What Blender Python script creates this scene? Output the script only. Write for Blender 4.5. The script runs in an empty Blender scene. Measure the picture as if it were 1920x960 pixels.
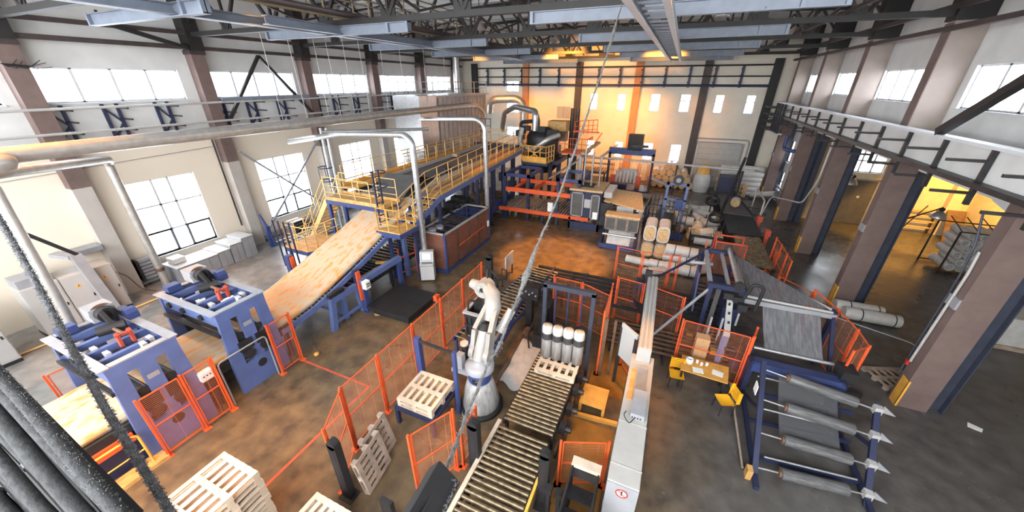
import bpy, math, random
from mathutils import Vector, Matrix
SC = bpy.context.scene
COL = SC.collection
rnd = random.Random(7)
PI = math.pi

# ---------------------------------------------------------------- camera, sky, lights, exposure
yaw, pitch, roll, FPX = 0.4105, 0.4541, -0.0017, 668.4
cy_, sy_ = math.cos(yaw), math.sin(yaw)
fw = Vector((-sy_*math.cos(pitch), cy_*math.cos(pitch), -math.sin(pitch)))
rt = Vector((cy_, sy_, 0)); dn = fw.cross(rt)
c_, s_ = math.cos(roll), math.sin(roll)
rt, dn = c_*rt + s_*dn, -s_*rt + c_*dn
cam_data = bpy.data.cameras.new('camera')
cam_data.sensor_width = 36.0
cam_data.lens = FPX/1920*36.0
cam_data.clip_start = 0.05
cam_data.clip_end = 300
cam = bpy.data.objects.new('camera', cam_data)
COL.objects.link(cam)
m = Matrix((rt, -dn, -fw)).transposed().to_4x4()
m.translation = Vector((0, 0, 8.8))
cam.matrix_world = m
SC.camera = cam

vs = SC.view_settings
SC.display_settings.display_device = 'sRGB'
vs.view_transform = 'Standard'; vs.look = 'None'; vs.gamma = 1.0; vs.use_curve_mapping = False
vs.exposure = 0.0
SC.cycles.use_denoising = True
SC.cycles.max_bounces = 8
SC.cycles.diffuse_bounces = 5
SC.cycles.glossy_bounces = 3
SC.cycles.transparent_max_bounces = 24
SC.cycles.sample_clamp_indirect = 6.0
SC.cycles.caustics_reflective = False
SC.cycles.caustics_refractive = False

SKY = 15.0            # overcast daylight outside the windows
w = bpy.data.worlds.new('overcast_sky'); SC.world = w
w.use_nodes = True
bg = w.node_tree.nodes['Background']
bg.inputs[0].default_value = (0.93, 0.97, 1.0, 1); bg.inputs[1].default_value = SKY

def portal(name, loc, size, rot):
    l = bpy.data.lights.new(name, 'AREA'); l.shape = 'RECTANGLE'
    l.size, l.size_y = size; l.cycles.is_portal = True
    o = bpy.data.objects.new(name, l); COL.objects.link(o)
    o.location = loc; o.rotation_euler = rot
    return o

WARM = (1.0, 0.40, 0.045)
def spot(name, loc, target, watts, angle, blend=0.6, col=WARM, rad=0.25):
    l = bpy.data.lights.new(name, 'SPOT'); l.energy = watts; l.color = col
    l.spot_size = math.radians(angle); l.spot_blend = blend; l.shadow_soft_size = rad
    o = bpy.data.objects.new(name, l); COL.objects.link(o)
    o.location = loc
    o.rotation_euler = (Vector(target)-Vector(loc)).to_track_quat('-Z', 'Y').to_euler()
    return o

# added warm spots for the orange-lit patches (their added bell housings are further down)
WARM_SPOTS = [   # lamp position, aim, watts, cone, blend
    ((-8.5, 26.7, 11.3), (-8.6, 37.5, 6.4), 9500, 66, 0.4),
    ((-1.6, 26.7, 11.3), (-1.6, 37.5, 6.0), 5500, 56, 0.4),
    ((-16.0, 26.7, 11.3), (-16.2, 37.5, 4.6), 2600, 50, 0.6),
    ((-4.8, 14.9, 11.3), (-5.0, 16.9, 0), 22000, 34, 0.45),
    ((-0.5, 8.9, 11.3), (-0.5, 8.3, 0), 6000, 24, 0.7),
    ((-6.0, 8.9, 11.3), (-5.4, 8.4, 0), 3000, 42, 0.8),
    ((-8.0, 3.0, 11.3), (-8.9, 1.5, 0), 6500, 40, 0.7),
    ((-12.5, 3.0, 11.3), (-12.6, 1.0, 1.3), 1100, 32, 0.25),
    ((-12.5, 8.9, 11.3), (-12.5, 9.0, 2.0), 1500, 44, 0.6),
    ((-11.0, 20.8, 11.3), (-10.8, 21.5, 4.0), 1600, 60, 0.6),
    ((-17.3, 3.0, 11.3), (-17.0, 4.2, 6.9), 5000, 60, 0.8),
    ((1.0, 20.8, 11.3), (0.4, 20.6, 0.5), 2000, 56, 0.7),
]
for i_, (lp, ta, wt, an, bl) in enumerate(WARM_SPOTS):
    spot('added_warm_spot', lp, ta, wt, an, bl)
spot('added_annex_spot', (15.6, 26.2, 5.9), (15.2, 29.3, .6), 4200, 78, 0.35, (1.0, 0.52, 0.10))  # added spot that lights the side bay yellow

# ---------------------------------------------------------------- materials
def lin(c):
    c = c/255.0
    return c/12.92 if c <= 0.04045 else ((c+0.055)/1.055)**2.4
def rgb(t): return (lin(t[0]), lin(t[1]), lin(t[2]), 1)
MATS = {}
def mat(name, col, rough=0.6, metal=0.0, var=0.12, scale=3.0, bump=0.0, col2=None, lo=0.45, hi=0.7, stretch=(1,1,1), detail=4.0, spec=0.5):
    if name in MATS: return MATS[name]
    mt = bpy.data.materials.new(name); mt.use_nodes = True
    nt = mt.node_tree; b = nt.nodes['Principled BSDF']
    tc = nt.nodes.new('ShaderNodeTexCoord'); mp = nt.nodes.new('ShaderNodeMapping')
    mp.inputs['Scale'].default_value = stretch
    nz = nt.nodes.new('ShaderNodeTexNoise'); nz.inputs['Scale'].default_value = scale; nz.inputs['Detail'].default_value = detail
    rp = nt.nodes.new('ShaderNodeValToRGB')
    a = rgb(col)
    if col2 is None:
        k = 1-var; dcol = (a[0]*k*k, a[1]*k*k, a[2]*k*k, 1); rp.color_ramp.elements[0].color = dcol; rp.color_ramp.elements[1].color = a
        rp.color_ramp.elements[0].position = 0.3; rp.color_ramp.elements[1].position = 0.65
    else:
        rp.color_ramp.elements[0].color = a; rp.color_ramp.elements[1].color = rgb(col2)
        rp.color_ramp.elements[0].position = lo; rp.color_ramp.elements[1].position = hi
    nt.links.new(tc.outputs['Object'], mp.inputs['Vector']); nt.links.new(mp.outputs['Vector'], nz.inputs['Vector'])
    nt.links.new(nz.outputs['Fac'], rp.inputs['Fac']); nt.links.new(rp.outputs['Color'], b.inputs['Base Color'])
    b.inputs['Roughness'].default_value = rough; b.inputs['Metallic'].default_value = metal
    b.inputs['Specular IOR Level'].default_value = spec
    if bump:
        bp = nt.nodes.new('ShaderNodeBump'); bp.inputs['Strength'].default_value = bump; bp.inputs['Distance'].default_value = 0.02
        nt.links.new(nz.outputs['Fac'], bp.inputs['Height']); nt.links.new(bp.outputs['Normal'], b.inputs['Normal'])
    MATS[name] = mt
    return mt

def glass_mat(name, tint, fac, rough=0.05):
    mt = bpy.data.materials.new(name); mt.use_nodes = True; nt = mt.node_tree
    for n in list(nt.nodes): nt.nodes.remove(n)
    out = nt.nodes.new('ShaderNodeOutputMaterial'); mx = nt.nodes.new('ShaderNodeMixShader')
    t = nt.nodes.new('ShaderNodeBsdfTransparent'); g = nt.nodes.new('ShaderNodeBsdfPrincipled')
    t.inputs[0].default_value = rgb(tint)
    g.inputs['Base Color'].default_value = rgb(tint); g.inputs['Roughness'].default_value = rough
    mx.inputs[0].default_value = fac
    nt.links.new(t.outputs[0], mx.inputs[1]); nt.links.new(g.outputs[0], mx.inputs[2]); nt.links.new(mx.outputs[0], out.inputs[0])
    MATS[name] = mt
    return mt

M_glass = glass_mat('window_glass', (250,252,255), 0.06)
M_smoke = glass_mat('brown_clear_panel', (214,160,138), 0.2, 0.12)
M_film = glass_mat('stretch_film', (158,158,162), 0.42, 0.25)
nt_ = M_film.node_tree
tc_ = nt_.nodes.new('ShaderNodeTexCoord'); mp_ = nt_.nodes.new('ShaderNodeMapping'); mp_.inputs['Scale'].default_value = (7, 1.2, .6)
nz_ = nt_.nodes.new('ShaderNodeTexNoise'); nz_.inputs['Scale'].default_value = 2.2; nz_.inputs['Detail'].default_value = 5
mr_ = nt_.nodes.new('ShaderNodeMapRange'); mr_.inputs[1].default_value = .4; mr_.inputs[2].default_value = .72; mr_.inputs[3].default_value = .36; mr_.inputs[4].default_value = .6
nt_.links.new(tc_.outputs['Object'], mp_.inputs[0]); nt_.links.new(mp_.outputs[0], nz_.inputs['Vector']); nt_.links.new(nz_.outputs['Fac'], mr_.inputs[0])
nt_.links.new(mr_.outputs[0], [n for n in nt_.nodes if n.type == 'MIX_SHADER'][0].inputs[0])
M_filmthin = glass_mat('film_skirt', (150,150,154), 0.22, 0.25)
M_wall = mat('painted_plaster', (216,215,213), 0.85, var=0.07, scale=1.3)
M_wallcream = mat('cream_plaster', (222,212,196), 0.85, var=0.05, scale=1.0)
M_ceil = mat('roof_slab', (212,212,212), 0.9, var=0.12, scale=0.8)
M_annex = mat('annex_plaster', (222,206,170), 0.85, var=0.06)
M_brown = mat('brown_column_paint', (112,93,88), 0.7, var=0.12, scale=2.5)
M_colgrey = mat('brown_grey_column_paint', (150,136,128), 0.7, var=0.12, scale=1.2)
M_colcream = mat('pale_column_paint', (186,178,170), 0.75, var=0.1, scale=1.2)
M_truss = mat('dark_truss_paint', (30,26,26), 0.6, var=0.2)
M_trussbrown = mat('brown_truss_paint', (64,53,52), 0.6, var=0.2)
M_runway = mat('blue_grey_beam_paint', (116,124,138), 0.45, var=0.1)
M_frame = mat('window_frame_white', (208,210,214), 0.5, var=0.05)
M_navy = mat('navy_steel', (38,44,74), 0.5, var=0.18)
M_slate = mat('slate_post_paint', (58,62,76), 0.5, var=0.15)
M_blue = mat('mid_blue_steel', (88,104,152), 0.5, var=0.12, scale=2)
M_deepblue = mat('deep_blue_steel', (56,70,120), 0.45, var=0.15)
M_steel = mat('galvanised_steel', (196,196,197), 0.34, 0.75, var=0.12, scale=6)
M_duct = mat('spiral_duct', (200,196,190), 0.38, 0.6, var=0.12, scale=4)
M_darksteel = mat('dark_steel', (58,56,58), 0.45, 0.4, var=0.25, scale=5)
M_roller = mat('warm_lit_worn_roller', (134,116,90), 0.34, 0.55, var=0.45, scale=7)  # tan tone carries the orange light the rollers reflect
M_black = mat('black_rubber', (32,31,33), 0.65, var=0.25)
M_grey = mat('grey_paint', (150,150,154), 0.5, var=0.08)
M_lightgrey = mat('light_grey_paint', (176,173,170), 0.45, var=0.05, scale=1.5)
M_white = mat('white_paint', (170,167,162), 0.4, var=0.06)
M_orange = mat('orange_paint', (226,92,46), 0.5, var=0.12)
M_orangewire = mat('orange_mesh_wire', (222,132,86), 0.55, var=0.05)
M_yellow = mat('yellow_paint', (238,176,76), 0.5, var=0.12)
M_tan = mat('tan_rail_paint', (142,126,102), 0.6, var=0.15)
M_lit_pilaster = mat('orange_lit_pilaster', (196,134,92), 0.75, var=0.1)  # orange light on two back wall pilasters, put into their colour
M_yelrail = mat('yellow_rail_paint', (228,186,120), 0.5, var=0.1)
M_chequer = mat('yellow_deck', (212,164,98), 0.6, var=0.2, scale=5)
M_wood = mat('pale_pallet_wood', (206,186,164), 0.75, var=0.18, scale=2.5, stretch=(1,1,1))
M_oldwood = mat('weathered_wood', (170,150,134), 0.8, var=0.25, scale=4)
M_lit_floor = mat('orange_lit_floor', (150,106,46), 0.4, var=0.25, scale=2)  # colour of the orange-lit floor beside the white cabinet
M_plywood = mat('plywood', (216,158,74), 0.6, var=0.15, scale=3)
M_card = mat('cardboard', (206,166,120), 0.8, var=0.06)
M_wool = mat('mineral_wool', (188,170,146), 0.95, bump=0.5, scale=3.2, col2=(214,142,66), lo=0.5, hi=0.66, stretch=(2.2,0.8,1), detail=7)
M_woolend = mat('wool_roll_end', (216,176,128), 0.95, var=0.2, scale=9)
M_wrap = mat('white_roll_wrap', (204,200,196), 0.42, var=0.1, scale=4)
M_wrapdark = mat('dark_roll_print', (72,70,70), 0.45, var=0.25, scale=8, stretch=(1,1,0.2))
M_wrapgrey = mat('grey_roll_wrap', (168,165,162), 0.4, var=0.3, scale=10, stretch=(1,1,0.15))
M_filmroll = mat('wound_film', (116,115,116), 0.28, 0.25, var=0.35, scale=3, stretch=(1,9,9))
M_belt = mat('dark_belt', (88,86,86), 0.6, var=0.15)
M_redline = mat('red_floor_paint', (206,84,60), 0.6, var=0.2)
M_rope = mat('dusty_cable', (60,60,61), 0.95, var=0.3, scale=30, bump=0.5)
M_hairy = mat('hairy_cable_cover', (92,92,94), 0.95, var=0.4, scale=30, bump=0.6)
M_fuzz = mat('dust_fibres', (128,128,130), 1.0, var=0.3, scale=30)
M_ropelight = mat('dusty_rope', (120,118,115), 0.95, var=0.35, scale=25, bump=0.5)
M_screen = mat('pale_screen', (226,236,242), 0.2, var=0.02)
M_paper = mat('paper', (236,236,232), 0.7, var=0.03)
M_red = mat('red_paint', (190,50,40), 0.5)
M_chair = mat('yellow_plastic', (240,178,40), 0.4, var=0.05)
M_tool = mat('rusty_brown_steel', (120,92,74), 0.6, 0.3, var=0.3)
M_robot = mat('robot_white', (158,154,148), 0.38, var=0.12, scale=3)
M_ductgrey = mat('filter_house_sheet', (172,170,170), 0.42, 0.55, var=0.14, scale=2)
M_annexdoor = mat('dark_grey_door', (86,84,82), 0.6, var=0.12)

def floor_mat():
    mt = bpy.data.materials.new('oiled_concrete'); mt.use_nodes = True
    nt = mt.node_tree; b = nt.nodes['Principled BSDF']; N = nt.nodes.new; Lk = nt.links.new
    tc = N('ShaderNodeTexCoord')
    sx = N('ShaderNodeSeparateXYZ'); Lk(tc.outputs['Object'], sx.inputs[0])
    n1 = N('ShaderNodeTexNoise'); n1.inputs['Scale'].default_value = 0.35; n1.inputs['Detail'].default_value = 6
    n2 = N('ShaderNodeTexNoise'); n2.inputs['Scale'].default_value = 2.2; n2.inputs['Detail'].default_value = 8
    for n in (n1, n2): Lk(tc.outputs['Object'], n.inputs['Vector'])
    # ochre stained strip down the middle of the hall, X about -11..1.5
    def math_(op, a, bv):
        q = N('ShaderNodeMath'); q.operation = op
        if hasattr(a, 'links'): Lk(a, q.inputs[0])
        else: q.inputs[0].default_value = a
        if hasattr(bv, 'links'): Lk(bv, q.inputs[1])
        else: q.inputs[1].default_value = bv
        return q.outputs[0]
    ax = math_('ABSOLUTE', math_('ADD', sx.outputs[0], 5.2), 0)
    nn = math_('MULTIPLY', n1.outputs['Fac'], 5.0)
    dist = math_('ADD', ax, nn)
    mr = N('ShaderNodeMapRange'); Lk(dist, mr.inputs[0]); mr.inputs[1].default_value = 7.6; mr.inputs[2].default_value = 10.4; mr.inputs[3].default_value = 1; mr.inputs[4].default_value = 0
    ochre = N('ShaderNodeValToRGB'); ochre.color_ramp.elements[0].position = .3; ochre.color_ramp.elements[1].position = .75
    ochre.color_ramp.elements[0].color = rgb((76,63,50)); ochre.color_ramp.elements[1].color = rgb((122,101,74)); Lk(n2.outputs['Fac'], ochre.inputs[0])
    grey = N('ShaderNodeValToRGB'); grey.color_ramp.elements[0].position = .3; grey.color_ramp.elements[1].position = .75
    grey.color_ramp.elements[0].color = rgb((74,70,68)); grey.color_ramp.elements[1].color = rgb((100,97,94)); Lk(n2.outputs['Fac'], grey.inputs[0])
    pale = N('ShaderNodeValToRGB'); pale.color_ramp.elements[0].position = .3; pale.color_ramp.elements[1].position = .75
    pale.color_ramp.elements[0].color = rgb((104,102,100)); pale.color_ramp.elements[1].color = rgb((136,133,129)); Lk(n2.outputs['Fac'], pale.inputs[0])  # paler towards the windows, their grazing reflection put into the colour
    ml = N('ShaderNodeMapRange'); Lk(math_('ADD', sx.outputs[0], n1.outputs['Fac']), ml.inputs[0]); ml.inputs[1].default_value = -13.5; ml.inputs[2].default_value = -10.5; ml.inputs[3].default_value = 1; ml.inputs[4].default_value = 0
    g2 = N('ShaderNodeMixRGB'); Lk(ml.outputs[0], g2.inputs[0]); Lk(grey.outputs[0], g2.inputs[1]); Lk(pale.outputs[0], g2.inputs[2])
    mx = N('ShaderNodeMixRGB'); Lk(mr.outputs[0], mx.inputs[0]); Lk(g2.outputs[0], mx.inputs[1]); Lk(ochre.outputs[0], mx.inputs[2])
    Lk(mx.outputs[0], b.inputs['Base Color'])
    rr = N('ShaderNodeMapRange'); Lk(n1.outputs['Fac'], rr.inputs[0]); rr.inputs[1].default_value = .3; rr.inputs[2].default_value = .7; rr.inputs[3].default_value = .16; rr.inputs[4].default_value = .4
    Lk(rr.outputs[0], b.inputs['Roughness'])
    return mt
M_floor = floor_mat()
def two_tone():
    """window wall paint: cream below the cable rack, grey white above"""
    mt = mat('two_tone_plaster', (208,207,205), 0.85, var=0.06, scale=1.2); nt = mt.node_tree; b = nt.nodes['Principled BSDF']
    tc = nt.nodes.new('ShaderNodeTexCoord'); sx = nt.nodes.new('ShaderNodeSeparateXYZ'); nt.links.new(tc.outputs['Object'], sx.inputs[0])
    c = nt.nodes.new('ShaderNodeMath'); c.operation = 'GREATER_THAN'; c.inputs[1].default_value = 6.55; nt.links.new(sx.outputs[2], c.inputs[0])
    mx = nt.nodes.new('ShaderNodeMixRGB'); nt.links.new(c.outputs[0], mx.inputs[0]); mx.inputs[1].default_value = rgb((228,214,196))
    old = b.inputs['Base Color'].links[0].from_socket; nt.links.new(old, mx.inputs[2]); nt.links.new(mx.outputs[0], b.inputs['Base Color'])
    return mt
M_twotone = two_tone()

# ---------------------------------------------------------------- mesh builder
class B:
    def __init__(s): s.v = []; s.f = []; s.s = []
    def _add(s, vs, fs, sm=False):
        n = len(s.v); s.v += [tuple(p) for p in vs]
        for f in fs: s.f.append(tuple(i+n for i in f)); s.s.append(sm)
        return s
    def box(s, x0, y0, z0, x1, y1, z1):
        if x0 > x1: x0, x1 = x1, x0
        if y0 > y1: y0, y1 = y1, y0
        if z0 > z1: z0, z1 = z1, z0
        return s._add([(x0,y0,z0),(x1,y0,z0),(x1,y1,z0),(x0,y1,z0),(x0,y0,z1),(x1,y0,z1),(x1,y1,z1),(x0,y1,z1)],
                      [(0,3,2,1),(4,5,6,7),(0,1,5,4),(1,2,6,5),(2,3,7,6),(3,0,4,7)])
    def bar(s, p, q, w, h=None, up=(0,0,1)):
        h = w if h is None else h
        p, q = Vector(p), Vector(q); d = (q-p).normalized(); u = Vector(up)
        if abs(d.dot(u)) > 0.98: u = Vector((0,1,0))
        sd = d.cross(u).normalized()*(w/2); u = sd.cross(d).normalized()*(h/2)
        vs = [p-sd-u, p+sd-u, p+sd+u, p-sd+u, q-sd-u, q+sd-u, q+sd+u, q-sd+u]
        return s._add(vs, [(0,3,2,1),(4,5,6,7),(0,1,5,4),(1,2,6,5),(2,3,7,6),(3,0,4,7)])
    def ibeam(s, p, q, w, h, t=0.03, up=(0,0,1)):
        p, q = Vector(p), Vector(q); d = (q-p).normalized(); u = Vector(up)
        if abs(d.dot(u)) > 0.98: u = Vector((0,1,0))
        sd = d.cross(u).normalized(); u = sd.cross(d).normalized()
        o = u*(h/2-t/2)
        s.bar(p+o, q+o, w, t, u); s.bar(p-o, q-o, w, t, u); s.bar(p, q, t, h-2*t, u)
        return s
    def cyl(s, p, q, r, r2=None, n=12, cap=True):
        p, q = Vector(p), Vector(q); r2 = r if r2 is None else r2
        d = (q-p).normalized(); a = d.orthogonal().normalized(); b = d.cross(a)
        ra = []; rb = []
        for i in range(n):
            t = 2*PI*i/n; e = a*math.cos(t)+b*math.sin(t)
            ra.append(p+e*r); rb.append(q+e*r2)
        s._add(ra+rb, [(i, (i+1) % n, n+(i+1) % n, n+i) for i in range(n)], True)
        if cap:
            if r > 0: s._add(ra, [tuple(range(n-1, -1, -1))])
            if r2 > 0: s._add(rb, [tuple(range(n))])
        return s
    def tube(s, pts, r, n=8, cap=True, rs=None):
        P = [Vector(p) for p in pts]; k = len(P); rings = []
        T = [(P[min(i+1,k-1)]-P[max(i-1,0)]).normalized() for i in range(k)]
        a = T[0].orthogonal().normalized()
        for i in range(k):
            a = (a - T[i]*a.dot(T[i]))
            a = a.normalized() if a.length > 1e-6 else T[i].orthogonal().normalized()
            b = T[i].cross(a); rr = rs[i] if rs else r
            if 0 < i < k-1:
                c = max(0.35, math.cos(0.5*(P[i]-P[i-1]).angle(P[i+1]-P[i], 0))); 
            rings.append([P[i]+(a*math.cos(2*PI*j/n)+b*math.sin(2*PI*j/n))*rr for j in range(n)])
        vs = [v for rg in rings for v in rg]
        fs = [(i*n+j, i*n+(j+1) % n, (i+1)*n+(j+1) % n, (i+1)*n+j) for i in range(k-1) for j in range(n)]
        s._add(vs, fs, True)
        if cap: s._add(rings[0], [tuple(range(n-1,-1,-1))]); s._add(rings[-1], [tuple(range(n))])
        return s
    def lathe(s, prof, c, n=24, axis=(0,0,1)):
        c = Vector(c); d = Vector(axis).normalized(); a = d.orthogonal().normalized(); b = d.cross(a)
        vs = []; k = len(prof)
        for r, z in prof:
            for j in range(n):
                t = 2*PI*j/n; vs.append(c + d*z + (a*math.cos(t)+b*math.sin(t))*r)
        fs = [(i*n+j, i*n+(j+1) % n, (i+1)*n+(j+1) % n, (i+1)*n+j) for i in range(k-1) for j in range(n)]
        return s._add(vs, fs, True)
    def prism(s, poly, axis, a, b):
        def P(u, v, t): return {'x': (t,u,v), 'y': (u,t,v), 'z': (u,v,t)}[axis]
        n = len(poly)
        vs = [P(u,v,a) for u,v in poly]+[P(u,v,b) for u,v in poly]
        return s._add(vs, [tuple(range(n-1,-1,-1)), tuple(range(n,2*n))]+[(i,(i+1)%n,n+(i+1)%n,n+i) for i in range(n)])
    def ball(s, c, r, n=12, k=8, sz=1.0):
        return s.lathe([(max(1e-4, r*math.sin(PI*i/k)), -r*sz*math.cos(PI*i/k)) for i in range(k+1)], c, n)
    def build(s, name, mt, parent=None, bev=0.0, world=True):
        me = bpy.data.meshes.new(name)
        o_ = ORG.get(parent.name, Vector()) if (parent is not None and world) else Vector()
        me.from_pydata([(p[0]-o_.x, p[1]-o_.y, p[2]-o_.z) for p in s.v], [], s.f)
        me.polygons.foreach_set('use_smooth', s.s); me.update()
        me.materials.append(mt)
        o = bpy.data.objects.new(name, me); COL.objects.link(o)
        if parent is not None: o.parent = parent; ORG[o.name] = o_
        if bev:
            md = o.modifiers.new('bevel', 'BEVEL'); md.width = bev; md.segments = 2; md.limit_method = 'ANGLE'
        return o
ORG = {}
def tag(o, label=None, cat=None, group=None, kind=None):
    if label: o['label'] = label
    if cat: o['category'] = cat
    if group: o['group'] = group
    if kind: o['kind'] = kind
    return o
def T(name, label, cat, loc, group=None):
    o = bpy.data.objects.new(name, None); COL.objects.link(o)
    o.empty_display_size = 0.2; o.location = loc; ORG[o.name] = Vector(loc)
    return tag(o, label, cat, group)
def one(b, name, mt, label, cat, group=None, bev=0.0, kind=None):
    """a thing that is one mesh, with its origin at the middle of its base"""
    xs = [p[0] for p in b.v]; ys = [p[1] for p in b.v]; zs = [p[2] for p in b.v]
    o_ = Vector(((min(xs)+max(xs))/2, (min(ys)+max(ys))/2, min(zs)))
    b.v = [(p[0]-o_.x, p[1]-o_.y, p[2]-o_.z) for p in b.v]
    o = b.build(name, mt, None, bev); o.location = o_; ORG[o.name] = o_
    return tag(o, label, cat, group, kind)
def struct(b, name, mt, label=None, parent=None):
    o = b.build(name, mt, parent)
    if parent is None: o['kind'] = 'structure'
    if label: o['label'] = label
    return o
def dup(root, loc, label=None, group=None, rz=0.0):
    r = root.copy(); COL.objects.link(r); r.location = loc; r.rotation_euler = (0,0,rz)
    if label: r['label'] = label
    if group: r['group'] = group
    for ch in root.children:
        c = ch.copy(); COL.objects.link(c); c.parent = r
        for g in ch.children:
            d = g.copy(); COL.objects.link(d); d.parent = c
    return r
def arc(c, r, a0, a1, n, ax='xz'):
    out = []
    for i in range(n+1):
        t = math.radians(a0+(a1-a0)*i/n); u, v = r*math.cos(t), r*math.sin(t)
        out.append({'xz': (c[0]+u, c[1], c[2]+v), 'yz': (c[0], c[1]+u, c[2]+v), 'xy': (c[0]+u, c[1]+v, c[2])}[ax])
    return out
def bend(pts, r=0.3, n=5):
    """round the corners of a polyline"""
    P = [Vector(p) for p in pts]; out = [P[0]]
    for i in range(1, len(P)-1):
        a = (P[i-1]-P[i]); b = (P[i+1]-P[i]); k = min(r, a.length*0.48, b.length*0.48)
        p0 = P[i]+a.normalized()*k; p2 = P[i]+b.normalized()*k
        for j in range(n+1):
            t = j/n; out.append(p0*(1-t)**2 + P[i]*2*t*(1-t) + p2*t*t)
    out.append(P[-1]); return out
ORD = ['first','second','third','fourth','fifth','sixth','seventh','eighth','ninth','tenth']
# ---------------------------------------------------------------- the hall
XL, YB, YN, ZT = -22.2, 37.5, -7.0, 13.4
CY = [0.15, 6.05, 11.95, 17.85, 23.75, 29.65, 35.55]     # column lines
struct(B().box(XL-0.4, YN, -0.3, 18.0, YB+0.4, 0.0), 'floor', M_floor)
b = B().box(XL-0.4, YN, ZT, 8.8, YB+0.4, ZT+0.25)
y = YN+0.8
while y < YB:
    b.box(XL, y-0.09, ZT-0.28, 8.3, y+0.09, ZT); y += 1.475
struct(b, 'ceiling', M_ceil)

def wall_grid(axis, at, th, a0, a1, z0, z1, holes):
    """a wall with window openings, as solid blocks between them"""
    b = B()
    ca = sorted({a0, a1} | {h[0] for h in holes} | {h[1] for h in holes})
    cz = sorted({z0, z1} | {h[2] for h in holes} | {h[3] for h in holes})
    for i in range(len(cz)-1):
        st = None
        for j in range(len(ca)):
            solid = j < len(ca)-1 and not any(h[0] <= ca[j] < h[1] and h[2] <= cz[i] < h[3] for h in holes)
            if solid and st is None: st = ca[j]
            if not solid and st is not None:
                if axis == 'x': b.box(at, st, cz[i], at+th, ca[j], cz[i+1])
                else: b.box(st, at, cz[i], ca[j], at+th, cz[i+1])
                st = None
    return b
WN = [0]
def window(axis, at, h, mull, rails, side, opener=None):
    """frame bars and one pane in an opening; side = direction towards the inside"""
    WN[0] += 1
    a0, a1, z0, z1 = h; t = 0.05
    b = B()
    def bx(p0, p1, q0, q1, d0=0.10, d1=0.19):
        u0, u1 = at-side*d0, at-side*d1
        if axis == 'x': b.box(u0, p0, q0, u1, p1, q1)
        else: b.box(p0, u0, q0, p1, u1, q1)
    bx(a0, a0+t, z0, z1); bx(a1-t, a1, z0, z1); bx(a0, a1, z0, z0+t); bx(a0, a1, z1-t, z1)
    for k in mull: bx(a0+(a1-a0)*k-0.045, a0+(a1-a0)*k+0.045, z0, z1)
    for k in rails: bx(a0, a1, z0+(z1-z0)*k-0.04, z0+(z1-z0)*k+0.04)
    for (k0, k1, r0, r1) in (opener or []):
        A0, A1, Z0, Z1 = a0+(a1-a0)*k0, a0+(a1-a0)*k1, z0+(z1-z0)*r0, z0+(z1-z0)*r1
        bx(A0, A0+.09, Z0, Z1); bx(A1-.09, A1, Z0, Z1); bx(A0, A1, Z0, Z0+.09); bx(A0, A1, Z1-.09, Z1)
    o = struct(b, 'window_%d' % WN[0], M_frame)
    g = B()
    u0, u1 = at-side*0.14, at-side*0.15
    if axis == 'x': g.box(u0, a0+t, z0+t, u1, a1-t, z1-t)
    else: g.box(a0+t, u0, z0+t, a1-t, u1, z1-t)
    g.build('pane', M_glass, o)
    s = B()
    if axis == 'x': s.box(at+side*0.06, a0-0.05, z0-0.06, at-side*0.1, a1+0.05, z0)
    else: s.box(a0-0.05, at+side*0.06, z0-0.06, a1+0.05, at-side*0.1, z0)
    s.build('sill', M_frame, o)
    c = ((a0+a1)/2, (z0+z1)/2)
    if axis == 'x':
        portal('daylight_portal', (at-side*0.3, c[0], c[1]), (z1-z0, a1-a0), (0, -side*PI/2, 0))
    else:
        portal('daylight_portal', (c[0], at-side*0.3, c[1]), (a1-a0, z1-z0), (side*PI/2, 0, 0))
    return o

# left (window) wall
up = [(0.5,5.4,8.03,9.28),(6.36,11.12,8.03,9.28),(12.42,17.15,8.03,9.28),(18.6,23.3,8.03,9.28),(24.75,29.1,8.03,9.28),(31.0,34.95,8.03,9.28)]
lo = [(7.4,10.2,1.05,4.65),(13.35,16.45,1.05,4.65),(19.5,22.5,1.05,4.65),(25.4,28.4,1.05,4.65),(31.3,34.3,1.05,4.65)]
struct(wall_grid('x', XL-0.35, 0.35, YN, YB+0.35, 0, ZT, up+lo), 'wall_left', M_twotone)
for h in up: window('x', XL, h, (.25,.5,.75), (), 1)
for h in lo: window('x', XL, h, (.38,.61), (.31,.66), 1, [(0,.38,0,.32),(.61,1,0,.32)])
# raised cream panel band of the window wall: pipes along it
# back wall
bw = [(-8.1,-7.4,6.4,7.85),(-5.5,-4.8,6.4,7.85),(-2.6,-1.78,6.4,7.85),(-0.1,0.72,6.4,7.85),(2.66,3.32,6.4,7.85),(4.96,5.62,6.4,7.85),
      (-8.05,-7.3,2.1,3.55),(-5.25,-4.5,2.1,3.55),(-2.55,-1.7,2.05,3.6),(-0.15,0.75,2.1,3.6),
      (-16.95,-15.6,7.9,8.9),(-16.95,-15.6,5.85,6.8),(-16.95,-15.6,3.5,4.45)]
struct(wall_grid('y', YB, 0.35, XL-0.35, 8.6, 0, ZT, bw), 'wall_back', M_wallcream)
for h in bw: window('y', YB, h, () if h[1]-h[0] < 1 else (.5,), (.62,) if h[1]-h[0] < 1 else (), -1)
b = B().box(-11.36, YB-0.06, 5.5, -10.0, YB, 6.6)
o = struct(b, 'door_1', M_white); B().box(-10.72, YB-0.09, 5.55, -10.66, YB-0.06, 6.55).build('door_leaf_gap', M_grey, o)
b = B(); z = 0.0
while z < 3.6: b.box(2.1, YB-0.08, z, 5.75, YB, z+0.48); z += 0.5
o = struct(b, 'door_2', M_white); 
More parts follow.
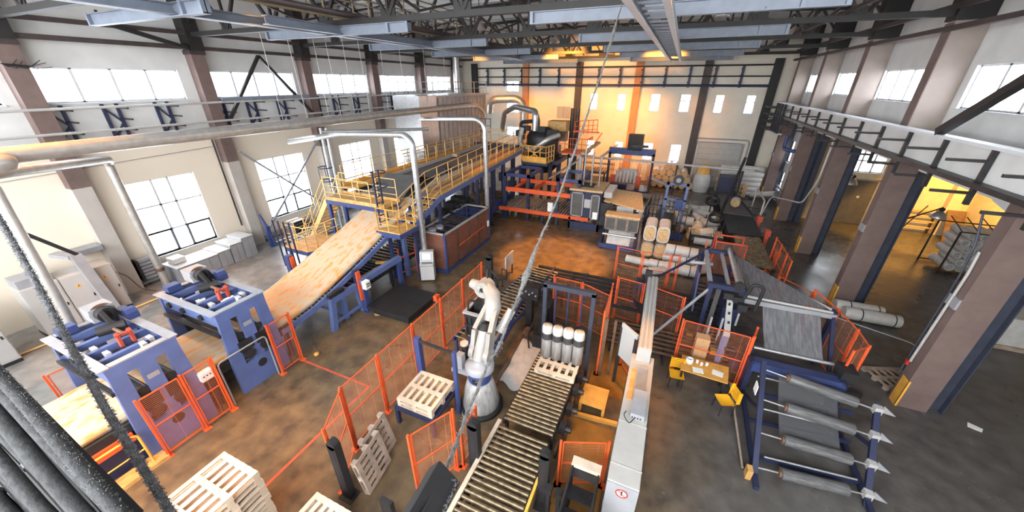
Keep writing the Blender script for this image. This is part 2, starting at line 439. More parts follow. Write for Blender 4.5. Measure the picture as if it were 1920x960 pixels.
# right wall of the hall: open below towards the side bay, windows above
XR = 8.25
rw = [(7.6,11.2,8.05,9.3),(13.6,17.3,8.05,9.3),(19.95,23.5,8.1,9.3),(26.65,29.35,8.15,9.3),(33.2,35.1,8.15,9.3)]
struct(wall_grid('x', XR, 0.35, YN, YB, 5.95, ZT, rw), 'wall_right', M_wall)
for h in rw: window('x', XR, h, (.34,.67), (), -1)
# lower wall beyond the side bay (far right corner)
lw = [(34.7,35.95,3.1,4.7),(34.75,35.6,0.7,2.3)]
struct(wall_grid('x', 8.6, 0.35, 30.7, YB, 0, 5.95, lw), 'wall_corner', M_wall)
for h in lw: window('x', 8.6, h, (.5,), (.5,), -1)
# the side bay (annex)
aw = [(10.9,12.75,3.5,4.95)]
struct(wall_grid('y', 30.7, 0.35, 8.6, 17.8, 0, 6.3, aw), 'wall_annex_back', M_annex)
window('y', 30.7, aw[0], (.33,.67), (.5,), -1)
struct(B().box(17.45, YN, 0, 17.8, 30.7, 6.3), 'wall_annex_right', M_annex)
struct(B().box(8.6, YN, 6.2, 17.8, 31.0, 6.45), 'ceiling_annex', M_ceil)
o = struct(B().box(11.1, 30.62, 0.02, 12.72, 30.7, 3.0), 'door_3', M_annexdoor)
B().cyl((12.0, 30.62, 1.9), (12.0, 30.6, 1.9), 0.09, n=16).build('round_sign', M_lightgrey, o)
B().box(11.02, 30.6, 0, 11.1, 30.7, 3.08).box(12.72, 30.6, 0, 12.8, 30.7, 3.08).box(11.02, 30.6, 3.0, 12.8, 30.7, 3.08).build('door_frame', M_grey, o)
struct(B().box(16.3, 30.3, 0, 16.95, 30.7, 6.2), 'trim_1', M_annex, 'pale pilaster in the yellow lit side bay')
struct(B().box(8.0, 30.0, 0, 8.6, 30.75, 5.95), 'trim_2', M_colcream, 'pale pilaster at the corner of the side bay')
struct(B().ibeam((8.85, 29.6, 0), (8.85, 29.6, 6.2), 0.3, 0.35), 'trim_3', M_slate, 'dark blue steel post at the corner of the side bay')
# unseen end wall behind the viewpoint, left open above to add fill daylight
struct(B().box(XL-.4, YN-.4, 0, 17.8, YN, 5.5), 'wall_end_unseen', M_wall)
portal('daylight_portal', ((XL+8.2)/2, YN-0.2, (5.5+ZT)/2), (8.2-XL, ZT-5.5), (PI/2, 0, 0))
# arched haunches under the right wall between columns
for i in range(2, 6):
    y0, y1 = CY[i-1]+0.2, CY[i]-0.2
    b = B().prism([(y0,5.97),(y0,5.35),(y0+.5,5.6),(y0+1.8,5.9),(y0+1.8,5.97)], 'x', 8.3, 8.55)
    struct(b, 'trim_%d' % (2+i), M_wall, 'pale haunch under the wall between two brown columns')

# columns, window side
for i, y in enumerate(CY[1:]):
    o = T('steel_column', 'brown column on the tall window wall, %s from the back wall' % ORD[5-i], 'column', (-21.95, y, 0), 'columns of the window wall')
    o['kind'] = 'structure'
    B().box(-22.2, y-.29, 0, -21.68, y+.29, 4.9).build('shaft', M_colcream, o)
    B().box(-22.2, y-.29, 4.9, -21.68, y+.29, 9.95).build('upper_shaft', M_brown, o)
    B().box(-22.2, y-.34, 9.95, -21.62, y+.34, 10.12).build('cap_plate', M_trussbrown, o)
    B().box(-22.15, y-.3, 10.12, -21.5, y+.3, 12.6).build('head', M_truss, o)
# columns, side-bay side
for i, y in enumerate(CY[2:]):
    o = T('steel_column', 'brown column along the side bay, %s from the back wall' % ORD[4-i], 'column', (7.9, y, 0), 'columns of the side bay')
    o['kind'] = 'structure'
    B().box(7.55, y-.2, 0, 8.28, y+.2, 6.6).build('shaft', M_brown, o)
    B().ibeam((8.48, y+.05, 0), (8.48, y+.05, 5.95), 0.34, 0.38, up=(1,0,0)).build('steel_post', M_slate, o)
    B().box(7.535, y-.215, 0, 7.548, y+.1, .95).box(7.535, y-.215, 0, 7.6, y-.203, .95).build('yellow_guard', M_yellow, o)
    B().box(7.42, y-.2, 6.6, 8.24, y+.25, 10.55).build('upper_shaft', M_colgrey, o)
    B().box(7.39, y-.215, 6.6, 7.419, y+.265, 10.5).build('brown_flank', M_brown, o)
    B().box(7.35, y-.28, 10.55, 8.24, y+.3, 12.4).build('head', M_truss, o)
    B().box(7.5, y-.2, 3.45, 7.55, y+.2, 3.75).build('clamp_plate', M_grey, o)
# pilasters on the back wall
for i, (x, mm) in enumerate(((-20.6, M_truss), (-14.75, M_lit_pilaster), (-9.3, M_trussbrown), (-3.9, M_lit_pilaster), (1.6, M_trussbrown), (6.5, M_truss))):
    B_ = B().box(x-.3, YB-.35, 0, x+.3, YB, 10.5)
    o = struct(B_, 'trim_%d' % (10+i), mm, 'brown pilaster on the back wall, %s from the window wall' % ORD[i])

# ---------------------------------------------------------------- roof steel
NP = 10
def truss(y, label):
    t = T('roof_truss', label, 'truss', (-7.0, y, 10.75), 'roof trusses')
    x0, x1 = -21.9, 8.0; L_ = (x1-x0)/NP
    def zt(x): return 12.55+0.65*(1-abs(x+7)/15)
    bch = B(); bch.box(x0, y-.12, 10.7, x1, y-.02, 10.86); bch.box(x0, y+.02, 10.7, x1, y+.12, 10.86); bch.box(x0, y-.12, 10.68, x1, y+.12, 10.70)
    bch.build('bottom_chord', M_truss, t)
    tc = B()
    for a, c in ((x0, -7.0), (-7.0, x1)): tc.bar((a, y, zt(a)), (c, y, zt(c)), .2, .18)
    tc.build('top_chord', M_truss, t)
    for k in range(NP):
        a = x0+L_*k; mid = a+L_/2; e = a+L_
        for p, q in (((a, y, 10.8), (mid, y, zt(mid))), ((e, y, 10.8), (mid, y, zt(mid)))):
            B().bar(p, q, .11, .11).build('diagonal', M_truss, t)
        B().bar((e, y, 10.8), (e, y, zt(e)), .09, .09).build('post', M_truss, t)
        B().box(e-.32, y-.02, 10.78, e+.32, y+.02, 11.1).build('gusset', M_truss, t)
    return t
t0 = truss(CY[6], 'dark roof truss nearest the back wall')
for k in range(5, 0, -1):
    dup(t0, (-7.0, CY[k], 10.75), 'dark roof truss, %s from the back wall' % ORD[6-k])
# longitudinal ties between trusses
for i, (x, z) in enumerate(((-16.5, 10.95), (-5.0, 10.95), (4.6, 10.95))):
    o = one(B().bar((x, 2, z), (x, 36, z), .1, .1), 'roof_tie', M_trussbrown, 'long thin tie rod across the trusses, %s from the tall windows' % ORD[i], 'tie', 'roof ties')
for i, x in enumerate((-14.3, -8.6, 0.4, 5.2)):
    b = B()
    for k in range(1, 6):
        b.bar((x, CY[k], 12.4), (x, CY[k+1], 10.95), .07); b.bar((x, CY[k+1], 12.4), (x, CY[k], 10.95), .07)
    one(b, 'roof_bracing', M_trussbrown, 'crossed bracing bars between trusses, %s row from the tall windows' % ORD[i], 'bracing', 'roof bracing')
# eaves double beam along the left wall and right columns
for z, nm in ((10.75, 'upper'), (10.15, 'lower')):
    one(B().box(-21.75, 2, z, -21.6, 36.5, z+.16), 'eaves_beam', M_trussbrown, 'brown %s eaves beam above the window wall columns' % nm, 'beam', 'eaves beams')
    one(B().box(7.2, 2, z+.1, 7.34, 36.5, z+.24), 'eaves_beam', M_trussbrown, 'brown %s eaves beam above the side bay columns' % nm, 'beam', 'eaves beams')
one(B().bar((-21.9, 6.3, 9.55+.75), (-21.9, 11.7, 9.55+.75), .08), 'wall_pipe', M_trussbrown, 'thin brown pipe high on the wall over the nearest strip window', 'pipe')
# diagonal braces
def brace(pts, label, mt=M_trussbrown, w_=.14):
    b = B()
    for p, q in pts: b.bar(p, q, w_, w_)
    return one(b, 'diagonal_brace', mt, label, 'brace')
brace([((-21.5, 12.35, 7.0), (-21.5, 14.8, 10.05)), ((-21.5, 17.4, 7.0), (-21.5, 14.8, 10.05))], 'inverted V brace over the second strip window', M_truss)
brace([((-21.55, 12.3, 5.4), (-21.55, 17.4, .5)), ((-21.55, 17.4, 5.4), (-21.55, 12.4, .6))], 'crossed slim braces in front of the second tall window', M_grey, .1)
brace([((-21.53, 8.7, 10.95), (-21.53, 11.5, 10.2))], 'short dark knee brace near the ceiling left of the nearest whole column', M_truss, .16)
brace([((7.1, 9.3, 11.2), (7.1, 15.1, 7.5))], 'long dark diagonal brace crossing the nearest right strip window', M_truss, .2)

# suspended crane runways
def crossbeam(x0, x1, y, label):
    t = T('suspended_beam', label, 'beam', ((x0+x1)/2, y, 10.4), 'suspended cross beams')
    B().ibeam((x0, y-.0, 10.52), (x1, y, 10.52), .2, .32, .025).build('girder', M_runway, t)
    for x in (x0+.06, x1-.9, x1-.05): B().box(x-.05, y-.11, 10.36, x+.05, y+.11, 10.69).build('stiffener', M_runway, t)
    for x in (x0+.5, x1-.5): B().bar((x, y, 10.66), (x, y, 10.76), .06).build('hanger', M_truss, t)
    B().bar((x1-1.6, y, 10.4), (x1-3.2, y+2.2, 10.75), .09).build('stay', M_runway, t)
for k in range(2, 7):
    crossbeam(-16.4, -9.1, CY[k], 'blue grey beam under the %s truss from the back, by the tall windows' % ORD[6-k])
    crossbeam(-4.6, 3.1, CY[k], 'blue grey beam under the %s truss from the back, by the side bay' % ORD[6-k])
crossbeam(-17.4, -11.5, 6.9, 'short pale beam end high over the nearest strip window')
def runway(x, y0, y1, label, w_=.26, h_=.26, mt=None, zt=10.66):
    t = T('runway_beam', label, 'beam', (x, y0, 10.0), 'crane runway beams')
    B().ibeam((x, y0, zt-h_/2), (x, y1, zt-h_/2), w_, h_, .03).build('girder', mt or M_runway, t)
    for y in CY[1:]:
        if y0 < y < y1: B().box(x-.08, y-.06, zt-.02, x+.08, y+.06, zt+.03).build('clip', M_runway, t)
    return t
runway(-12.9, 2.0, 33.5, 'long blue grey runway beam on the window side of the roof', .34)
runway(-12.3, 9.0, 33.5, 'blue grey runway beam beside the overhead walkway on the window side')
runway(-1.27, 4.5, 33.5, 'pale runway beam overhead, the one nearer the rope', .15, .2, M_frame, 10.36)
runway(-.58, 4.5, 33.5, 'pale runway beam overhead, the one nearer the side bay', .15, .2, M_frame, 10.36)
# ladder-like grating between the right runways
t = T('cable_ladder', 'dark slatted tray between the two pale runway beams overhead', 'tray', (-1.03, 5, 10.3))
for k in range(40):
    y = 5+k*.7
    B().box(-1.18, y, 10.25, -.67, y+.1, 10.3).build('slat', M_runway, t)
B().box(-1.18, 4.8, 10.3, -1.14, 33, 10.36).box(-.72, 4.8, 10.3, -.68, 33, 10.36).build('side_rail', M_runway, t)
# overhead walkway on the window side
t = T('overhead_walkway', 'narrow walkway with yellowish handrails up in the trusses', 'walkway', (-10.9, 20, 10.9))
B().box(-11.9, 6, 10.92, -11.15, 35.5, 10.98).build('deck', M_trussbrown, t)
B().box(-12.0, 6, 10.86, -11.92, 35.5, 11.06).build('toe_board', M_tan, t)
for x in (-11.9, -11.15):
    for z in (11.45, 11.95): B().bar((x, 6, z), (x, 35.5, z), .045).build('handrail', M_tan, t)
    for k in range(15): B().bar((x, 6.2+k*2.05, 10.95), (x, 6.2+k*2.05, 11.97), .045).build('rail_post', M_tan, t)
# added bell housings around the warm spots
bell = None
for i, (lp, ta, wt, an, bl) in enumerate(WARM_SPOTS):
    d = (Vector(ta)-Vector(lp)).normalized()
    p = Vector(lp)-d*0.12
    t = T('added_bell_lamp', 'added grey bell housing of a warm spot between the trusses', 'lamp', p, 'added bell housings')
    B().lathe([(.08,.42),(.14,.36),(.2,.2),(.3,.02),(.3,-.04),(.285,-.04),(.28,.02),(.18,.19),(.1,.3)], p, 20, -d).build('shade', M_steel, t)  # shade of the added bell housing
    B().cyl(p-d*.3, p-d*.55, .09, n=12).build('added_ballast', M_darksteel, t)
    q = p-d*.5
    B().bar(q, (q.x, q.y, 13.2), .03).build('hanger_rod', M_darksteel, t)
# ---------------------------------------------------------------- cable racks on the walls
t = T('cable_rack', 'navy cable rack with pegs and pale rails along the tall window wall', 'rack', (-21.8, 18, 6.4))
ys = []
for k in range(1, 6): ys += [CY[k]+.45, CY[k]+2.1, CY[k]+3.9]
for y in ys:
    b = B(); b.box(-22.15, y-.28, 6.35, -22.05, y-.18, 7.95).box(-22.15, y+.18, 6.35, -22.05, y+.28, 7.95)
    b.bar((-22.1, y-.22, 7.8), (-22.1, y+.22, 7.2), .06).bar((-22.1, y+.22, 7.2), (-22.1, y-.22, 6.6), .06)
    b.build('post', M_navy, t)
    for z in (7.78, 7.35, 6.93): B().box(-22.1, y+.2, z-.03, -21.25, y+.26, z+.03).build('peg', M_darksteel, t)
for z in (7.86, 7.0): B().cyl((-21.3, 3, z), (-21.3, 36.5, z), .05, n=8).build('pipe_rail', M_lightgrey, t)
B().box(-22.14, 3, 6.5, -22.06, 36.5, 6.62).build('backing_rail', M_navy, t)
t = T('cable_rack', 'grey crane ledge with dark pegs along the side bay columns', 'rack', (7.2, 24, 6.2))
B().box(7.02, 2, 7.36, 7.37, 36.9, 7.44).build('ledge', M_frame, t)
B().box(7.31, 2, 6.55, 7.36, 36.9, 7.36).build('web_sheet', M_wall, t)
B().box(7.04, 2, 6.42, 7.3, 36.9, 6.55).build('lower_beam', M_darksteel, t)
k = 0; y = 7.0
while y < 36.8:
    B().box(7.2, y-.05, 5.95, 7.3, y+.05, 7.36).build('post', M_darksteel, t)
    for z in (7.05, 6.25): B().box(6.45, y-.035, z-.035, 7.25, y+.035, z+.035).build('peg', M_darksteel, t)
    y += 1.97
t = T('cable_rack', 'dark cable rack with rails high on the back wall', 'rack', (-7, YB-.3, 8.4))
for z, r in ((8.55, .1), (9.25, .05), (10.05, .06)): B().cyl((-20.4, YB-.42, z), (6.2, YB-.42, z), r, n=8).build('pipe_rail', M_navy if r == .1 else M_truss, t)
x = -19.0
while x < 6:
    B().box(x-.1, YB-.3, 8.4, x+.1, YB-.2, 10.0).build('post', M_navy, t)
    for z in (8.8, 9.3, 9.8): B().box(x-.14, YB-.45, z-.06, x-.04, YB-.2, z+.06).build('peg', M_truss, t)
    x += 1.93
# end cluster of pegs in the far right corner
t = T('peg_frame', 'standing frame of dark pegs in the corner above the white roll stack', 'rack', (6.9, 35.6, 5.6))
for y in (33.6, 34.4, 35.2, 36.0):
    B().box(6.9, y-.05, 5.3, 7.05, y+.05, 7.37).build('post', M_darksteel, t)
    for z in (5.6, 6.1, 6.6, 7.1): B().box(6.2, y-.03, z-.03, 6.95, y+.03, z+.03).build('peg', M_darksteel, t)
B().box(6.9, 33.5, 5.28, 7.3, 36.2, 5.36).build('foot_rail', M_frame, t)
# grey-blue cross brace box on left wall rail
one(B().box(-21.42, 12.2, 7.92, -21.3, 17.3, 8.08), 'tie_beam', M_runway, 'grey blue horizontal beam under the second strip window', 'beam')

# pipes in the corner beyond the side bay
one(B().tube(bend([(7.35, 23.5, 7.2), (7.35, 23.5, .4+3.8), (7.35, 24.6, 2.6), (6.6, 28.0, 2.0), (6.3, 28.2, 0)], .4), .045, 8), 'grey_pipe', M_lightgrey, 'pale grey pipe bent down beside the second brown side bay column to the floor', 'pipe')
one(B().tube(bend([(7.99, 30.5, 4.6), (7.4, 30.5, 4.6), (7.2, 31.4, 4.6), (7.2, 31.4, 5.5)], .25), .12, 10), 'blue_pipe', M_deepblue, 'thick blue pipe elbow in the corner above the small tall windows', 'pipe')
one(B().tube(bend([(1.7, YB-.15, 0), (1.7, YB-.15, 4.3), (6.0, YB-.15, 4.3), (6.0, YB-.15, 1.5)], .3), .06, 8), 'grey_pipe', M_grey, 'thin grey pipe arched around the roller shutter on the back wall', 'pipe')
one(B().tube(bend([(1.95, YB-.13, 0), (1.95, YB-.13, 4.0), (5.6, YB-.13, 4.0), (5.6, YB-.13, 2.5)], .3), .045, 8), 'grey_pipe', M_grey, 'inner grey pipe close around the roller shutter', 'pipe')
t = T('radiator', 'bare pipe radiator along the yellow lit side bay wall', 'radiator', (14.2, 30.4, .2))
for z in (.35, .75, 1.1, 1.45): B().cyl((11.9+1.3, 30.45, z), (16.2, 30.45, z), .06, n=8).build('pipe', M_yelrail, t)
for x in (13.3, 14.7, 16.1): B().box(x-.03, 30.4, 0, x+.03, 30.6, 1.55).build('bracket', M_trussbrown, t)
t = T('radiator', 'bare pipe radiator under the small windows beyond the corner pilaster', 'radiator', (8.3, 33, .2))
for z in (.3, .6, .9, 1.2): B().cyl((8.4, 31.2, z), (8.4, 35.2, z), .05, n=8).build('pipe', M_grey, t)
for y in (31.4, 33.2, 35.0): B().box(8.42, y-.03, 0, 8.585, y+.03, 1.3).build('bracket', M_grey, t)
# side bay lamps
def baylamp(p, arm_y, label, rs=1.0):
    p = Vector(p)
    t = T('industrial_lamp', label, 'lamp', p, None)
    B().lathe([(.05*rs,.36*rs),(.13*rs,.3*rs),(.3*rs,.14*rs),(.38*rs,-.06*rs),(.38*rs,-.1*rs),(.36*rs,-.1*rs),(.34*rs,-.04*rs),(.2*rs,.14*rs)], p, 24).build('shade', M_steel, t)
    B().lathe([(.02,.56*rs),(.13*rs,.5*rs),(.15*rs,.4*rs),(.08*rs,.34*rs)], p, 16).build('ballast_cap', M_black, t)
    B().tube([(p.x, p.y, p.z+.55*rs), (8.67, arm_y, p.z+.75*rs)], .03, 6).tube([(8.67, arm_y, p.z+.05), (p.x-.5, p.y, p.z+.58*rs)], .02, 6).build('bracket_arm', M_black, t)
    return t
baylamp((11.3, 21.2, 3.5), 17.95, 'grey bell lamp on a bracket before the yellow lit side bay wall', .72)
baylamp((10.0, 27.0, 3.5), 23.85, 'pale bell lamp in front of the dark side bay door', .85)

t = T('added_bell_lamp', 'added bell lamp under the ceiling of the yellow lit side bay', 'lamp', (15.62, 26.1, 6.0))  # unseen housing added around the side bay spot
B().lathe([(.08,.22),(.2,.16),(.28,.02),(.28,-.03),(.265,-.03),(.2,.1)], (15.61, 26.14, 5.97), 20).build('shade', M_steel, t)
B().cyl((15.61, 26.14, 6.15), (15.61, 26.14, 6.21), .05, n=10).build('mount', M_darksteel, t)
# electric conduits on nearest side bay column
one(B().tube(bend([(7.505, 12.06, 5.0), (7.505, 12.0, 4.4), (7.505, 12.05, 1.6), (7.505, 12.05, 1.45)], .1), .035, 6), 'conduit', M_white, 'white conduit running down the nearest side bay column', 'conduit')
one(B().tube(bend([(7.47, 12.6, 5.9), (7.5, 12.3, 5.1), (7.51, 12.2, 4.2), (7.51, 12.2, .9)], .2), .025, 8), 'conduit', M_slate, 'dark blue grey conduit behind the white one on the nearest side bay column', 'conduit')
one(B().box(7.43, 12.02, 1.33, 7.49, 12.1, 1.47), 'switch_box', M_red, 'small red switch at the end of the white conduit', 'switch')

# ---------------------------------------------------------------- ducts
def duct(name, pts, r, mt, label, rings=0.0, n=16, br=.6):
    P = bend(pts, br, 6)
    t = T(name, label, 'duct', P[0])
    B().tube(P, r, n).build('pipe', mt, t)
    if rings:
        b = B(); acc = 0
        for i in range(len(P)-1):
            a, c = P[i], P[i+1]; L_ = (c-a).length; s = rings-acc
            while s < L_:
                q = a+(c-a)*(s/L_); d = (c-a).normalized()*.012
                b.cyl(q-d, q+d, r*1.035, n=n, cap=False); s += rings
            acc = L_-(s-rings)
        b.build('spiral_seam', mt, t)
    return t
duct('spiral_duct', [(-16.9, .5, 6.95), (-16.9, 10.5, 6.95), (-17.0, 24.5, 6.95), (-17.2, 31.0, 6.95), (-17.2, 32.6, 6.2), (-17.2, 32.6, 4.8)], .23, M_duct, 'long round spiral duct running below the strip windows', .35, 18)
duct('spiral_duct', [(-17.0, 1.2, 6.3), (-17.4, 3.3, 6.45), (-20.6, 6.85, 6.0), (-20.8, 6.85, 5.8), (-20.8, 6.85, .1)], .15, M_duct, 'branch duct bending down the wall to the floor by the first tall window', .2, 14, .6)
one(B().lathe([(.17,0),(.17,.16)], (-20.8, 6.85, .9), 18), 'duct_band', M_tool, 'rusty band round the foot of the branch duct by the window', 'band')
duct('spiral_duct', [(-16.4, 2.2, 7.4), (-14.9, 2.77, 6.6), (-14.87, 2.5, 1.2)], .12, M_duct, 'branch duct going down behind the nearer blue press', .2, 14, .3)
one(B().lathe([(.001,-.55),(.2,-.5),(.27,-.2),(.27,.2),(.17,.5),(.001,.55)], (-16.6, 3.2, 6.85), 18, (.5,.85,-.1)), 'duct_collar', M_duct, 'swollen wrapped tee piece on the long duct near the left', 'duct')
duct('steel_duct', [(-17.2, 34.0, 6.2), (-16.6, 33.0, 7.3), (-14.2, 33.5, 7.4), (-13.4, 33.4, 7.0), (-13.4, 33.4, 4.4)], .34, M_duct, 'fat pale duct elbow beside the filter house', 0, 18, .7)
duct('steel_duct', [(-15.4, 33.0, 4.6), (-14.8, 32.2, 6.2), (-13.0, 30.5, 6.9), (-10.3, 28.0, 6.75), (-10.0, 27.4, 6.7), (-10.0, 27.4, 5.4)], .24, M_steel, 'bright duct leading over to the round forming machine', 0, 16, .5)
duct('steel_duct', [(-17.0, 22.5, 6.4), (-13.0, 20.5, 6.7), (-10.2, 18.6, 6.95), (-9.75, 18.6, 6.6), (-9.75, 18.6, 0.05)], .13, M_steel, 'thin steel pipe dropping to the floor behind the mesh enclosure', 0, 12, .3)
duct('steel_duct', [(-18.6, 13.2, 5.95), (-14.4, 12.8, 6.6), (-10.6, 12.85, 6.75), (-10.2, 12.75, 6.5), (-10.2, 12.75, .02)], .13, M_steel, 'steel pipe column by the stairs in front of the panelled cage', 0, 12, .25)
t = T('flue_pipe', 'pair of silver flue pipes standing by the tall wall windows', 'flue', (-19, 15.8, 0))
for x in (-19.2, -18.75): B().cyl((x, 15.8, 0), (x, 15.8, 6.35), .1, n=12).build('pipe', M_steel, t)
for z in (3.3, 4.1): B().tube(arc((-19.2, 15.55, z), .42, 120, 420, 14, 'xy'), .03, 6).build('guard_hoop', M_navy, t)
for a in (150, 240, 330):
    r_ = math.radians(a); B().bar((-19.2+.42*math.cos(r_), 15.55+.42*math.sin(r_), 3.25), (-19.2+.42*math.cos(r_), 15.55+.42*math.sin(r_), 4.15), .03).build('guard_bar', M_navy, t)
duct('steel_duct', [(-20.2, 33.0, 7.8), (-20.2, 33.0, 11.2)], .3, M_steel, 'vertical silver stack rising from the filter house to the roof', 0, 16)
# thin hanging rods carrying the duct
hy = [2.6, 12.0, 13.3, 14.6, 15.4, 16.4, 17.6, 19.2, 21.0, 23.4, 26.0]
for i, y in enumerate(hy):
    one(B().cyl((-16.9, y, 7.2), (-16.9+.1*(i % 2), y-.1, 10.9), .012, n=6), 'hanger_rod', M_lightgrey, 'thin pale rod from roof to long spiral duct', 'rod', 'duct hanger rods')
# service trunking beside duct
one(B().tube([(-17.6, 14.5, 6.35), (-14.2, 19.5, 6.15)], .09, 8), 'cable_tray', M_steel, 'thin silver tray angled below the long duct', 'tray')

# filter house
t = T('filter_house', 'tall ribbed grey filter house against the window wall', 'filter', (-18.8, 28.5, 0))
B().box(-20.6, 24.6, 3.1, -17.1, 33.0, 7.75).build('body', M_ductgrey, t)
for k in range(13):
    y = 25.0+k*.65; B().box(-17.1, y-.025, 3.2, -17.04, y+.025, 7.7).build('rib', M_grey, t)
B().prism([(-20.4,3.1),(-17.2,3.1),(-18.2,1.4),(-19.4,1.4)], 'y', 24.8, 32.8).build('hopper', M_darksteel, t)
for x in (-20.4, -17.3):
    for y in (24.8, 28.8, 32.8): B().box(x-.1, y-.1, 0, x+.1, y+.1, 3.2).build('leg', M_grey, t)
B().box(-20.6, 24.4, 7.75, -17.0, 33.4, 7.85).build('roof_plate', M_lightgrey, t)
for z in (8.3, 8.8): B().tube([(-17.05, 24.4, z), (-17.05, 33, z)], .025, 6).tube([(-20.5, 24.4, z), (-17.05, 24.4, z)], .025, 6).build('roof_rail', M_grey, t)
for y in (24.4, 26.5, 28.6, 30.7, 33): B().bar((-17.05, y, 7.8), (-17.05, y, 8.82), .04).build('rail_post', M_grey, t)
t = T('cyclone', 'shiny tall settling chamber narrowing to a hopper before the ribbed filter house', 'filter', (-18.0, 23, 0))
B().box(-19.2, 22.4, 4.2, -16.9, 24.5, 7.9).build('chamber', M_steel, t)
b = B(); top = [(-19.2,22.4,4.2),(-16.9,22.4,4.2),(-16.9,24.5,4.2),(-19.2,24.5,4.2)]; bot = [(-18.3,23.1,1.2),(-17.7,23.1,1.2),(-17.7,23.8,1.2),(-18.3,23.8,1.2)]
b._add(top+bot, [(0,1,5,4),(1,2,6,5),(2,3,7,6),(3,0,4,7),(4,5,6,7)])
b.build('hopper', M_steel, t)
B().box(-18.3, 23.1, 0, -17.7, 23.8, 1.2).build('discharge_box', M_grey, t)

# ---------------------------------------------------------------- mineral wool line
# conveyor bed under the wool
t = T('wool_conveyor', 'long conveyor bed with dark rails carrying the wool mat through the presses', 'conveyor', (-12.35, 3, 0))
B().box(-13.6, -3, 1.02, -11.1, 6.3, 1.2).build('bed', M_darksteel, t)
B().box(-13.65, -3, 1.0, -13.55, 6.3, 1.24).box(-11.15, -3, 1.0, -11.05, 6.3, 1.24).build('side_rail', M_black, t)
for y in (-2, 0.2, 3.6, 6.0):
    for x in (-13.5, -11.2): B().box(x-.06, y-.06, 0, x+.06, y+.06, 1.02).build('leg', M_navy, t)
B().box(-11.06, -2, .75, -10.98, 1.75, 1.0).build('orange_guard', M_orange, t)
B().box(-11.3, -2, .02, -11.1, 1.9, .95).build('skirt_panel', M_navy, t)
def ribbon(path, x0, x1, th):
    """closed slab following a (y,z) path; several strips across so that it can undulate"""
    b = B(); nx = 14; vs = []; rows = len(path)
    for (y, z) in path:
        for j in range(nx+1):
            x = x0+(x1-x0)*j/nx
            e = .05*((2*abs(j/nx-.5))**6)
            vs.append((x, y, z-e+.012*math.sin(x*5+y*3)+.01*math.sin(y*7-x*2)))
    n0 = len(vs)
    for (y, z) in path:
        for j in range(nx+1): vs.append((x0+(x1-x0)*j/nx, y, z-th))
    fs = []
    for i in range(rows-1):
        for j in range(nx):
            a = i*(nx+1)+j; fs.append((a, a+1, a+nx+2, a+nx+1)); c = n0+a; fs.append((c, c+nx+1, c+nx+2, c+1))
        a = i*(nx+1); fs.append((a, a+nx+1, n0+a+nx+1, n0+a)); a += nx; fs.append((a, n0+a, n0+a+nx+1, a+nx+1))
    for r_ in (0, rows-1):
        for j in range(nx):
            a = r_*(nx+1)+j; fs.append((a, n0+a, n0+a+1, a+1))
    b._add(vs, fs, True)
    return b
path = [(-3+.4*i, 1.45) for i in range(23)]+[(6.5,1.48),(7.2,1.58),(8,1.78),(9,2.07),(10,2.38),(11,2.7),(12,3.03),(12.8,3.3)]
one(ribbon(path, -13.5, -11.2, .22), 'wool_mat', M_wool, 'long cream and orange mineral wool mat running up from the presses to the bridge', 'mat')
one(ribbon([(12.9,3.32),(13.4,3.46),(14.0,3.6)], -13.4, -11.4, .2), 'wool_mat', M_wool, 'short piece of wool mat emerging behind the bridge beside the stairs', 'mat')
# incline support
t = T('incline_conveyor', 'inclined blue conveyor frame under the rising wool mat', 'conveyor', (-12.3, 9.5, 0))
for x in (-13.6, -11.08):
    b = B()
    for (y0,z0),(y1,z1) in zip(path[22:-1], path[23:]): b.bar((x, y0, z0-.33), (x, y1, z1-.33), .09, .2)
    b.build('side_beam', M_blue if x > -12 else M_navy, t)
b = B()
for i in range(40):
    y = 6.5+i*.155; 
    for (y0,z0),(y1,z1) in zip(path[22:-1], path[23:]):
        if y0 <= y < y1: z = z0+(z1-z0)*(y-y0)/(y1-y0); b.cyl((-13.5, y, z-.31), (-11.15, y, z-.31), .045, n=8)
b.build('roller_bed', M_darksteel, t)
for (y, h) in ((8.4, 1.55), (12.4, 2.9)):
    for x in (-13.55, -11.1): B().box(x-.09, y-.09, 0, x+.09, y+.09, h).build('leg', M_blue, t)
B().bar((-13.55, 8.4, .25), (-11.1, 8.4, .25), .12).build('cross_tie', M_blue, t)
t = T('support_trestle', 'blue trestle with an orange guard plate beside the rising wool mat', 'trestle', (-10.9, 8.2, 0))
B().prism([(7.5,0),(7.72,0),(7.9,1.15),(8.9,1.15),(9.05,0),(9.25,0),(9.1,1.38),(7.72,1.38)], 'x', -11.0, -10.82).build('frame', M_blue, t)
B().bar((-10.9, 7.6, .3), (-10.9, 9.1, .3), .1).build('tie_bar', M_blue, t)
B().box(-10.98, 9.0, .55, -10.78, 9.18, 1.95).build('post', M_navy, t)
B().box(-10.78, 8.98, .6, -10.70, 9.16, 1.92).build('guard_plate', M_orange, t)
B().box(-11.0, 7.7, 1.38, -10.85, 8.4, 1.55).build('sensor_arm', M_darksteel, t)
t = T('support_post', 'short blue post with an orange flag on the far side of the wool mat', 'post', (-13.95, 8.6, 0))
B().box(-14.1, 8.45, 0, -13.85, 8.7, 2.25).build('post', M_deepblue, t); B().box(-13.85, 8.5, 1.7, -13.79, 8.66, 2.2).build('flag', M_orange, t)

